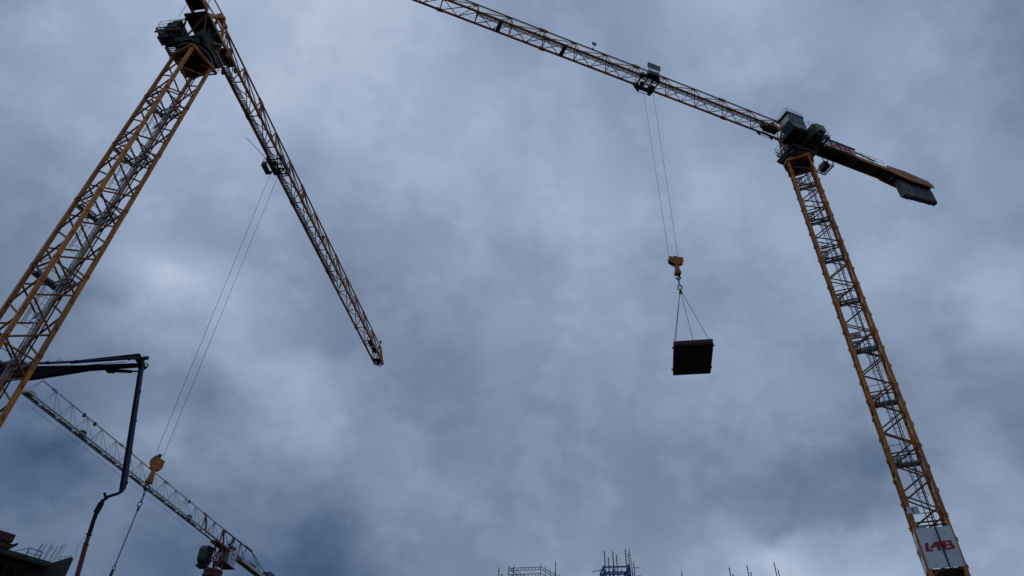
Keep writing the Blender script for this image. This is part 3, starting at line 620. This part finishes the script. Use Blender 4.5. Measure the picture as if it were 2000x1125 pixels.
# ------------------------------------------------------------------ far pale and red crane
def far_crane():
    X, Y, H, ph = -52.18, 131.68, 46.0, R(259.503)
    root = thing('tower_crane', 'distant pale tower crane with red turret, green cab and blue letter sign', 'crane', (X, Y, 0))
    c, s = math.cos(ph), math.sin(ph)
    J = lambda p: Vector((c*p[0]-s*p[1], s*p[0]+c*p[1], H+p[2])); JM = lambda: MB(J)
    m = MB(); m.box((-3, -3, -.5), (3, 3, .3)); m.build('foundation_block', CON2, root)
    mast = None; w = .9
    for sx in (-1, 1):
        for sy in (-1, 1):
            m = JM(); m.box((sx*w-.1, sy*w-.1, .3-H), (sx*w+.1, sy*w+.1, -5.3)); o = m.build('mast_chord', CRED, root); mast = mast or o
    P = [(-w, -w), (w, -w), (w, w), (-w, w)]
    for f in range(4):
        a, b = P[f], P[(f+1) % 4]; z = .6-H; k = 0
        while z < -7.2:
            p, q = (a, b) if k % 2 == 0 else (b, a)
            bar_obj('mast_brace', J((*p, z)), J((*q, z+1.6)), .1, CRED, mast); z += 1.6; k += 1
    m = JM(); m.tube((0, 0, -5.9), (0, 0, -5.3), 1.75, 20); m.tube((0, 0, -5.299), (0, 0, -4.95), 1.5, 20); m.tube((0, 0, -4.949), (0, 0, -4.6), 1.7, 20); m.build('slewing_ring', CRED, root)
    # open lattice turret
    m = JM()
    for sx in (-1, 1):
        for sy in (-1, 1): m.bar((sx*1.0, sy*.95, -4.6), (sx*.8, sy*.62, 0), .2)
    for sx in (-1, 1): m.bar((sx*1.0, -.95, -4.3), (sx*.82, .62, -.4), .12); m.bar((sx*1.0, .95, -4.3), (sx*.82, -.62, -.4), .12)
    for sy in (-1, 1): m.bar((-1.0, sy*.9, -4.3), (.85, sy*.65, -.4), .12); m.bar((1.0, sy*.9, -4.3), (-.85, sy*.65, -.4), .12); m.bar((-.9, sy*.8, -2.3), (.9, sy*.8, -2.3), .12)
    m.box((-1.2, -.8, -.35), (2.8, .8, .0)); m.build('turret', CRED, root)
    # cab on the left side
    m = JM(); prof = [(.0, -3.6), (1.4, -3.9), (2.3, -3.3), (2.5, -1.4), (2.1, -.7), (.0, -.5)]
    m.hexa([(x, -2.65, z) for x, z in prof], [(x, -1.15, z) for x, z in prof]); cab = m.build('cab', GRN, root)
    m = JM(); m.plate([(.15, .1), (1.55, .1), (1.55, 1.7), (.15, 1.7)], (2.32, -2.68, -3.2), (0, 1, 0), (.1, 0, 1), .05); m.build('window', GLSG, cab)
    m = JM(); m.plate([(.5, .5), (2.2, .5), (2.3, 2.0), (2.0, 2.7), (.5, 2.7)], (0, -2.65, -3.6), (1, 0, 0), (0, 0, 1), .04); m.build('window', GLSG, cab)
    m = JM(); m.plate([(.15, .1), (1.55, .1), (1.55, .9), (.15, .9)], (1.45, -2.68, -3.9), (0, 1, 0), (.83, 0, .55), .05); m.build('window', GLSG, cab)
    m = JM(); m.box((-.2, -3.0, -4.25), (1.5, -.9, -4.1))
    for k in range(6): m.box((.1+k*.3, -2.9, -4.09), (.22+k*.3, -1.1, -3.95))
    m.build('cab_platform', DRK, cab)
    m = JM(); m.box((-4.9, -1.1, -2.85), (-.3, 1.3, -2.72)); m.bar((-.6, -.8, -3.2), (-4.5, -.8, -2.9), .15); m.bar((-.6, .8, -3.2), (-4.5, .8, -2.9), .15); m.build('turret_platform', DRK, root)
    # machinery box with a letter sign on its side
    m = JM(); m.box((-4.5, -.7, -2.6), (-1.9, .95, -.42)); bx = m.build('machinery_box', GRT, root)
    m = JM(); m.box((-4.6, .951, -2.62), (-1.95, 1.0, -.02)); sg = m.build('letter_sign', WHT, root)
    ys = 1.001
    def sgp(poly, name):
        m = JM(); m.hexa([(-2.0-u, ys, z) for u, z in poly], [(-2.0-u, ys+.015, z) for u, z in poly]); m.build(name, BLUL, sg)
    for poly in ([(.08, -2.5), (.24, -2.5), (.24, -.15), (.08, -.15)], [(2.3, -2.5), (2.46, -2.5), (2.46, -.15), (2.3, -.15)], [(.245, -.31), (2.295, -.31), (2.295, -.15), (.245, -.15)], [(.245, -2.5), (.8, -2.5), (.8, -2.34), (.245, -2.34)]): sgp(poly, 'sign_border')
    m = JM()
    for poly in LOGO['R']: m.hexa([(-2.6-x*1.6, ys, -2.2+z*1.7) for x, z in poly], [(-2.6-x*1.6, ys+.016, -2.2+z*1.7) for x, z in poly])
    m.build('letter', BLUL, sg)
    # jib
    jw, jh, tip = .56, 2.73, 54.5; xr = 8.3
    def chords(x0, x1, mat, name, top1=None):
        m = JM(); m.box((x0, jw-.09, -.09), (x1, jw+.09, .09)); m.box((x0, -jw-.09, -.09), (x1, -jw+.09, .09)); m.tube((x0, 0, jh), (min(x1, 53), 0, jh), .085, 8); return m.build(name, mat, root)
    jr = chords(.5, xr-.01, CRED, 'jib_root'); jp = chords(xr, tip, CWHT, 'jib')
    x = 1.0; pitch = 3.52
    while x < tip-2:
        par, mat = (jr, CRED) if x < xr-1 else (jp, CWHT); xn = x+pitch
        for sy in (-1, 1):
            bar_obj('jib_brace', J((x, 0, jh)), J((x+.9, sy*jw, 0)), .09 if mat is CWHT else .12, mat, par, n=5)
            bar_obj('jib_brace', J((x, 0, jh)), J((max(x-2.2, .3), sy*jw, 0)), .065, mat, par, n=5)
        bar_obj('jib_crossbar', J((x+.9, -jw, 0)), J((x+.9, jw, 0)), .09, mat, par, n=5)
        bar_obj('jib_brace', J((x+.9, -jw, 0)), J((x+2.6, jw, 0)), .065, mat, par, n=5); bar_obj('jib_brace', J((x+2.6, jw, 0)), J((min(xn+.9, tip), -jw, 0)), .065, mat, par, n=5)
        x += pitch
    x = 9.2
    while x < tip-3:
        m = JM(); m.box((x, -.50, .10), (x+3.1, -.16, .15)); m.build('walkway_panel', MESHM, jp); x += 3.52
    for x in (8.3, 21.6, 34.9, 50.5): m = JM(); m.box((x-.45, -.13, jh-.13), (x+.45, .13, jh+.13)); m.build('jib_joint', CRED if x < 9 else CWHT, jp)
    m = JM(); m.bar((7.9, 0, jh), (7.2, -jw, 0), .22); m.bar((7.9, 0, jh), (7.2, jw, 0), .22); m.build('jib_end_portal', CRED, jr)
    m = JM()
    for x, z in ((12.5, .5), (42.8, .55)): m.box((x-.4, -.3, .12), (x+.35, .3, .75)); m.box((x-.9, -.12, .15), (x-.4, .12, .28))
    for x in (14.0, 41.5, 44.0): m.box((x-.2, -.12, jh-.35), (x+.2, .12, jh+.16))
    m.build('rope_pulley', DRK, jp)
    m = JM(); m.tube((2, -.2, -1.0), (52, -.2, -1.0), .02, 4); m.tube((2, -.1, -.2), (2, -.2, -1.0), .03, 4); m.tube((52, -.1, 0), (52, -.2, -1.0), .03, 4); m.build('hoist_rope', ROPE, jp)
    m = JM(); m.bar((tip, -jw, 0), (tip, jw, 0), .15); m.bar((tip, jw, 0), (53, 0, jh), .1); m.bar((tip, -jw, 0), (53, 0, jh), .1); m.box((tip-1.2, -.5, .1), (tip-.3, .5, .5)); m.build('jib_end_frame', CWHT, jp)
    # rear top chord, king frame, counter-jib
    m = JM(); m.tube((.5, 0, jh), (-9.0, 0, jh+.1), .14, 8); m.bar((-8.4, 0, jh+.2), (-11.3, 0, jh+.15), .3, .3); m.bar((.9, 0, jh), (.3, .5, 0), .26); m.bar((.9, 0, jh), (.3, -.5, 0), .26)
    back = m.build('rear_top_chord', CRED, root)
    for xa, xb in ((.5, -1.6), (-3.2, -1.6), (-3.2, -5.2), (-6.4, -5.2), (-6.4, -8.0), (-9.0, -8.0)):
        for sy in (-1, 1): bar_obj('rear_brace', J((xa, 0, jh)), J((xb, sy*.6, .1)), .12, CRED, back, n=5)
    m = JM()
    for sy in (-1, 1): m.box((-21.0, sy*.62-.12, -.35), (-7.5, sy*.62+.12, .25))
    cj = m.build('counter_jib', CWHT, root)
    m = JM(); 
    for sy in (-1, 1): m.box((-7.49, sy*.62-.12, -.5), (-1.2, sy*.62+.12, .15))
    m.build('counter_jib_root', CRED, root)
    for k in range(10): m = JM(); m.box((-8.9-k*1.2, -.5, -.1), (-7.75-k*1.2, .5, -.04)); m.build('deck_panel', MESHM, cj)
    m = JM(); m.tube((-11.2, 0, jh+.15), (-19.8, .6, .3), .07, 6); m.tube((-11.2, 0, jh+.15), (-19.8, -.6, .3), .07, 6); m.build('pendant_bar', DRK, cj)
    m = JM(); railing(m, [(-10, .7, .25), (-14.5, .7, .25)], 1.1, .03); railing(m, [(-10, -.7, .25), (-14.5, -.7, .25)], 1.1, .03); m.box((-13.8, -.45, .2), (-11.5, .45, .75)); m.build('railing', DRK, cj)
    m = JM(); m.box((-4.3, -.4, .2), (-3.2, .4, 1.1)); m.tube((-2.6, 0, 1.0), (-3.4, .1, 2.2), .28, 10); m.build('hoist_winch', DRK, cj)
    for k in range(3): m = JM(); m.box((-20.2-k*.72, -.95, -1.6), (-19.52-k*.72, .95, 1.55)); m.build('counterweight_block', CON, root)
    return root
far_crane()

# ------------------------------------------------------------------ concrete pump boom
PB = thing('concrete_pump_boom', 'dark blue concrete pump boom folded down behind the left crane mast', 'pump boom', (-46, 48, 0))
off = Vector((-46, 48, 0)); TB = lambda p: Vector(p)-off
BM = lambda: MB(TB)
def tapered(m, a, b, ha, hb, wa, wb):
    a = Vector(a); b = Vector(b); d = (b-a).normalized(); y = Vector((0, 1, 0)); q = y.cross(d).normalized()
    f = lambda p, h, w: [p-y*w/2-q*h/2, p+y*w/2-q*h/2, p+y*w/2+q*h/2, p-y*w/2+q*h/2]
    m.hexa(f(a, ha, wa), f(b, hb, wb))
m = BM(); m.box((-47.5, 46.6, 0), (-44.5, 49.4, 1.1)); m.box((-49.5, 45.8, .5), (-42.5, 46.4, .9)); m.box((-49.5, 49.6, .5), (-42.5, 50.2, .9)); m.box((-51.5, 47, .6), (-40, 49, 1.4))
for x in (-49.4, -42.8):
    for y in (46.1, 49.9): m.box((x-.35, y-.35, -.1), (x+.35, y+.35, .499))
m.build('pump_chassis', BLKP, PB)
m = BM(); m.tube((-46, 48, 1.1), (-46, 48, 3.6), .6, 14); m.build('boom_pedestal', BLU, PB)
m = BM(); tapered(m, (-46, 48, 3.3), (-43.6, 48, 31.2), 1.1, .9, .7, .6); m.build('boom_section', BLU, PB)
m = BM(); tapered(m, (-43.8, 48, 30.5), (-38.4, 48, 30.66), .95, 1.05, .6, .55); tapered(m, (-38.4, 48, 30.66), (-34.2, 48, 31.42), 1.05, .36, .55, .4); tapered(m, (-34.2, 48, 31.42), (-30.1, 48, 31.98), .36, .22, .4, .36)
s1 = m.build('boom_section', BLKP, PB)
m = BM(); tapered(m, (-35.6, 47.5, 31.55), (-30.4, 47.5, 32.50), .08, .36, .3, .3); m.tube((-30.3, 47.2, 32.4), (-30.3, 48.2, 32.4), .2, 12); m.build('linkage_arm', BLKP, s1)
m = BM(); m.path([(-43.0, 47.35, 30.95), (-38.8, 47.35, 31.12), (-36, 47.3, 31.40), (-33, 47.25, 31.80), (-29.7, 47.25, 32.20)], .105, 10)
for x, z in ((-37.2, 31.28), (-35.0, 31.53), (-32.4, 31.88), (-30.9, 32.06)): m.tube((x-.06, 47.28, z-.005), (x+.06, 47.28, z+.012), .15, 10)
m.tube((-29.75, 47.25, 32.20), (-29.40, 47.25, 32.23), .17, 12); m.build('concrete_pipe', BLU, s1)
m = BM(); m.path([(-38.0, 47.3, 30.75), (-36.0, 47.3, 30.9), (-33.5, 47.3, 31.35), (-31.0, 47.3, 31.75)], .03, 5); m.path([(-37.0, 47.6, 31.35), (-36.6, 47.5, 31.75), (-36.0, 47.4, 31.55)], .03, 5); m.build('hydraulic_hose', RUB, s1)
m = BM(); m.tube((-32.6, 48.3, 31.50), (-30.9, 48.3, 31.50), .14, 10); m.tube((-30.9, 48.3, 31.5), (-30.2, 48.3, 31.6), .07, 8); m.box((-32.9, 48.1, 31.35), (-32.3, 48.5, 31.75)); m.build('hydraulic_cylinder', BLKP, s1)
m = BM(); m.ring((-37.9, 47.5, 29.95), (0, 1, 0), .24, .06, 14, 6); m.tube((-37.7, 47.5, 30.0), (-36.9, 47.5, 30.2), .04, 6); m.build('hose_loop', RUB, s1)
m = BM(); tapered(m, (-30.12, 48, 32.0), (-27.36, 48, 21.2), .30, .20, .35, .28); s2_ = m.build('boom_section', BLKP, PB)
m = BM(); m.path([(-29.80, 47.6, 31.9), (-27.04, 47.6, 21.6), (-27.02, 47.6, 21.3), (-27.12, 47.6, 21.05), (-27.32, 47.6, 20.88), (-27.62, 47.6, 20.76), (-27.90, 47.6, 20.62), (-28.08, 47.6, 20.42)], .105, 10)
for f in (.25, .5, .75, .98): m.tube((-29.80+2.76*f, 47.6, 31.9-10.3*f), (-29.77+2.76*f, 47.6, 31.78-10.3*f), .15, 10)
m.build('concrete_pipe', BLU, s2_)
m = BM(); m.ring((-29.75, 47.9, 31.85), (0, 1, 0), .24, .05, 12, 5); m.tube((-30.2, 47.3, 32.1), (-30.2, 48.6, 32.1), .22, 12); m.build('knuckle_joint', BLKP, s2_)
m = BM(); m.tube((-28.1, 47.35, 20.75), (-28.2, 47.9, 20.7), .09, 8); m.ring((-28.0, 47.6, 20.52), (.6, 0, .8), .13, .05, 12, 6); m.build('hose_coupling', BLKP, s2_)
m = BM(); m.path([(-28.12, 47.6, 20.4), (-28.22, 47.6, 19.7), (-28.16, 47.6, 18.9), (-28.04, 47.6, 17.9)], .14, 10); m.tube((-28.15, 47.6, 20.15), (-28.23, 47.6, 19.45), .20, 10); ho = m.build('end_hose', RUB, PB)
m = BM(); m.tube((-28.04, 47.6, 17.9), (-27.96, 47.6, 17.25), .13, 10); m.build('hose_sleeve', TIM, ho)
m = BM(); m.path([(-27.96, 47.6, 17.25), (-27.80, 47.6, 16.3), (-27.62, 47.6, 15.2), (-27.5, 47.6, 13.6)], .155, 10); m.build('red_hose_end', HRED, ho)
m = BM(); m.ring((-28.04, 47.6, 17.9), (.1, 0, 1), .17, .04, 12, 5); m.ring((-27.96, 47.6, 17.25), (.1, 0, 1), .17, .04, 12, 5); m.path([(-28.2, 47.5, 17.8), (-28.42, 47.5, 17.0), (-28.2, 47.5, 16.3)], .012, 4); m.build('hose_clamp', DRK, ho)

# ------------------------------------------------------------------ concrete building, lower left
K0 = Vector((-32.0, 51.2, 0)); a1 = Vector((-.64, -.77, 0)).normalized(); a2 = Vector((-.77, .64, 0)).normalized()
BD = thing('concrete_building', 'dark unfinished concrete building with starter bars at the lower left', 'building', tuple(K0))
TBd = lambda p: a1*p[0]+a2*p[1]+Vector((0, 0, p[2])); DM = lambda: MB(TBd)
for zt in (4.5, 8.7, 12.9, 17.0):
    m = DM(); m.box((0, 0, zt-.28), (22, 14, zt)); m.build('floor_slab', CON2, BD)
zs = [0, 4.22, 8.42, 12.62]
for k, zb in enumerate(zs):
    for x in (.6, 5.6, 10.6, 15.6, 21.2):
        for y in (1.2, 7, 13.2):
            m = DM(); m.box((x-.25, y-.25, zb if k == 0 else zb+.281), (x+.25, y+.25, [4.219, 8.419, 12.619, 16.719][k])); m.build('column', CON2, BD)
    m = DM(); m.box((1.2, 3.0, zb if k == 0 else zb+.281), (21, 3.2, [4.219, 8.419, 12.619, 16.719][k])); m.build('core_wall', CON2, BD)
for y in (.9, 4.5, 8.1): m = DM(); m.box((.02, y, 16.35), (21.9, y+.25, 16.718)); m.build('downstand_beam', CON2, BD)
# end wall going out from the corner
b1 = Vector((.93, -.37, 0)); nb = Vector((.37, .93, 0)); TW = lambda p: b1*p[0]+nb*p[1]+Vector((0, 0, p[2]))
m = MB(TW); m.hexa([(-1.5, .03, 0), (1.75, .03, 0), (1.75, .28, 0), (-1.5, .28, 0)], [(-1.5, .03, 16.7), (1.75, .03, 17.3), (1.75, .28, 17.3), (-1.5, .28, 16.7)]); wl = m.build('end_wall', CON2, BD)
for x in (.5, .85, 1.2, 1.5):
    m = MB(TW); m.path([(x-.1, .15, 17.0), (x-.1, .15, 17.38), (x-.02, .15, 17.48), (x+.1, .15, 17.48), (x+.16, .15, 17.38), (x+.16, .15, 17.0)], .014, 4); m.build('loop_bar', RST, BD)
for i in range(16):
    x = -1.55+i*.12; j = random.uniform(-.06, .06); hh = 1.05+.025*i+random.uniform(-.12, .12)
    p = (-a1*(-x*1.0))if False else a1*(max(0, -x)*.9)+b1*max(0, x)*1.0+nb*random.uniform(.05, .25)
    q = p+Vector((.22+j, 0, hh))
    bar_obj('starter_bar', p+Vector((0, 0, 16.9)), q+Vector((0, 0, 16.95)), .028, RST, BD, n=5)
m = DM(); m.box((-.05, -.10, 16.80), (6.5, -.002, 17.04)); m.build('edge_board', GRN, BD)
for k in range(5): m = DM(); m.box((.2+k*1.25, -.38, 16.62), (1.38+k*1.25, -.105, 16.69)); m.build('toe_board', TIM, BD)
m = DM()
for x in (.85, 1.75): m.tube((x, -.15, 16.9), (x, -.15, 17.5), .035, 6)
m.tube((.85, -.15, 17.47), (1.75, -.15, 17.5), .03, 5); m.tube((.85, -.15, 17.18), (1.75, -.15, 17.18), .025, 5); m.tube((1.75, -.15, 17.5), (2.5, -.15, 17.05), .025, 5); m.build('guard_frame', GRN, BD)
m = DM(); m.hexa([(2.9, -.3, 17.05), (9, -.3, 17.05), (9, 1.2, 17.05), (2.9, 1.2, 17.05)], [(2.6, -.3, 17.38), (9, -.3, 17.38), (9, 1.2, 17.38), (2.6, 1.2, 17.38)]); m.build('formwork_table', TIM, BD)
for k in range(7):
    xx = 2.7+k*.55; m = DM(); m.bar((xx, -.55+.1*(k % 3), 17.40), (xx+.1, 1.3, 17.43), .09, .14); m.build('timber_beam', TIM, BD)
for k in range(5):
    xx = .5+k*.62; m = DM(); m.tube((xx, .35, 13.0), (xx, .35, 16.35), .045, 6); m.build('prop', DRK, BD)
for k in range(4): m = DM(); m.box((2.95+k*1.2, -.2, 17.51), (4.12+k*1.2, .9, 18.02+.06*(k % 2))); m.build('formwork_box', PLYR, BD)

# ------------------------------------------------------------------ concrete frame, bottom centre
FR = thing('unfinished_building', 'unfinished concrete frame whose column starter bars poke above the bottom edge', 'building', (8, 44, 0))
fo = Vector((8, 44, 0)); TF = lambda p: Vector(p)-fo; FM = lambda: MB(TF)
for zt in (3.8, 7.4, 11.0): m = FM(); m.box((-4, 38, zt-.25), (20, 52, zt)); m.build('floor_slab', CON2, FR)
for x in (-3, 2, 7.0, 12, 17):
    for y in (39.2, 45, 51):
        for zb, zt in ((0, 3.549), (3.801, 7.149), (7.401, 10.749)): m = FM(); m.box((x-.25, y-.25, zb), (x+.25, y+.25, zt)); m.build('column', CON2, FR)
def rebar(x, y, z0, z1, lean=0., r=.022, bands=True):
    o = bar_obj('starter_bar', TF((x, y, z0)), TF((x+lean, y, z1)), r*2, RST, FR, n=5)
    if bands:
        m = MB(); L = z1-z0; k = .25
        while k < L-.1: m.tube((0, 0, k), (0, 0, k+.07), r*1.75, 5); k += .17
        m.build('tie_wire', RST, o, kind='stuff')
cols = [(.15, 40, 14.72), (1.0, 41, 15.1), (10.62, 40, 15.05), (13.42, 40, 15.42), (14.48, 40, 15.58), (16.10, 40, 15.85)]
for x, y, zt in cols:
    m = FM(); m.box((x-.25, y-.2, 11.001), (x+.3, y+.3, 13.8)); m.build('column_stub', CON2, FR)
    rebar(x, y, 13.7, zt, -.03); rebar(x+.18, y+.1, 13.7, zt-.32, -.02)
for x, y, z in ((6.25, 40.1, 16.0), (6.50, 40.3, 15.75), (6.75, 40.15, 16.05), (7.00, 40.4, 15.95), (7.5, 40.15, 16.20), (7.72, 40.4, 16.10)): rebar(x, y, 13.6, z, -.04)
m = FM(); m.tube((3.36, 40, 11), (3.36, 40, 15.22), .025, 6); m.build('pole', DRK, FR)
# blue column formwork
FW = thing('column_formwork', 'blue steel column formwork with starter bars rising out of it', 'formwork', (7, 40.6, 11))
fo2 = Vector((7, 40.6, 11)); TF2 = lambda p: Vector(p)-fo2; WM = lambda: MB(TF2)
fx0, fx1, fy0, fy1 = 6.12, 7.55, 40.0, 41.3
for nm, lo, hi in (('p', (fx0, fy0, 11), (fx0+.03, fy1, 14.3)), ('p', (fx1-.03, fy0, 11), (fx1, fy1, 14.3)), ('p', (fx0+.031, fy1-.03, 11), (fx1-.031, fy1, 14.3))):
    m = WM(); m.box(lo, hi); m.build('form_panel', BLUF, FW)
for x in (fx0, 6.68, fx1):
    for y in (fy0, fy1): bar_obj('form_post', TF2((x, y, 11)), TF2((x, y, 15.12 if x < 7 else 15.26)), .09, BLUF, FW, square=True)
for z in (12.0, 13.2, 14.3, 14.75, 15.05):
    for a, b in (((fx0, fy0), (fx1, fy0)), ((fx0, fy1), (fx1, fy1)), ((fx0, fy0), (fx0, fy1)), ((fx1, fy0), (fx1, fy1))): bar_obj('form_waler', TF2((*a, z+(.04 if a[0] == b[0] else 0))), TF2((*b, z+(.04 if a[0] == b[0] else .1*(b[0] > 7)))), .07, BLUF, FW, square=True)
for k in range(4):
    xa = fx0+k*(fx1-fx0)/4; bar_obj('form_brace', TF2((xa, fy0-.04, 14.3)), TF2((xa+.34, fy0-.04, 15.0)), .04, BLUF, FW); bar_obj('form_brace', TF2((xa+.34, fy1+.04, 14.2)), TF2((xa, fy1+.04, 15.0)), .04, DRK, FW)
bar_obj('tie_rod', TF2((5.45, 40.0, 14.75)), TF2((6.15, 40.0, 14.92)), .04, DRK, FW); bar_obj('tie_rod', TF2((7.5, 41.3, 14.98)), TF2((8.52, 41.3, 15.1)), .04, DRK, FW)
bar_obj('tie_rod', TF2((7.5, 40.2, 15.12)), TF2((8.2, 40.2, 15.2)), .035, DRK, FW); bar_obj('tie_rod', TF2((7.95, 40.2, 14.0)), TF2((7.9, 40.2, 15.5)), .06, GRT, FW); bar_obj('tie_rod', TF2((7.85, 40.0, 13.9)), TF2((7.66, 40.0, 16.18)), .035, DRK, FW)
for k in range(5): bar_obj('form_prop', TF2((fx1+.02, fy0+.3*k, 15.2-.05*k)), TF2((fx1+.55, fy0+.3*k, 13.8)), .05, BLUF, FW)
# scaffold tower
SF = thing('scaffold_tower', 'grey scaffold tower with double rails at the bottom edge', 'scaffold', (1.9, 41, 11))
fo3 = Vector((1.9, 41, 11)); TS = lambda p: Vector((p[0]+(p[1]-40.0)*.55, 40+(p[1]-40)*.75, p[2]))-fo3
sx0, sx1, sy0, sy1 = .68, 2.5, 40.0, 42.2
for x in (sx0, .98, sx1):
    for y in (sy0, sy1) if x != .98 else (sy0,): bar_obj('standard', TS((x, y, 11)), TS((x, y, 14.85 if x < 1 else 15.05)), .05, GRT, SF)
for yk in (.55, 1.1, 1.65): bar_obj('standard', TS((sx1, sy0+yk, 11)), TS((sx1, sy0+yk, 15.05)), .045, GRT, SF)
for z in (12.5, 14.25, 14.40, 14.62, 14.76):
    dzz = .10
    bar_obj('ledger', TS((sx0, sy0, z-.06)), TS((sx1, sy0, z+.10)), .045, GRT, SF); bar_obj('ledger', TS((sx0, sy1, z)), TS((sx1, sy1, z+.1)), .045, GRT, SF)
    bar_obj('transom', TS((sx1, sy0, z+.12)), TS((sx1, sy1, z+.12)), .045, GRT, SF); bar_obj('transom', TS((sx0, sy0, z)), TS((sx0, sy1, z)), .045, GRT, SF)
for k in range(9):
    x = sx0+.12+k*.2; zz = (x-sx0)/(sx1-sx0)*.16-.06
    bar_obj('rail_post', TS((x, sy0, 14.62+zz)), TS((x, sy0, 14.76+zz)), .04, GRT, SF); bar_obj('rail_post', TS((x, sy0, 14.25+zz)), TS((x, sy0, 14.40+zz)), .04, GRT, SF)
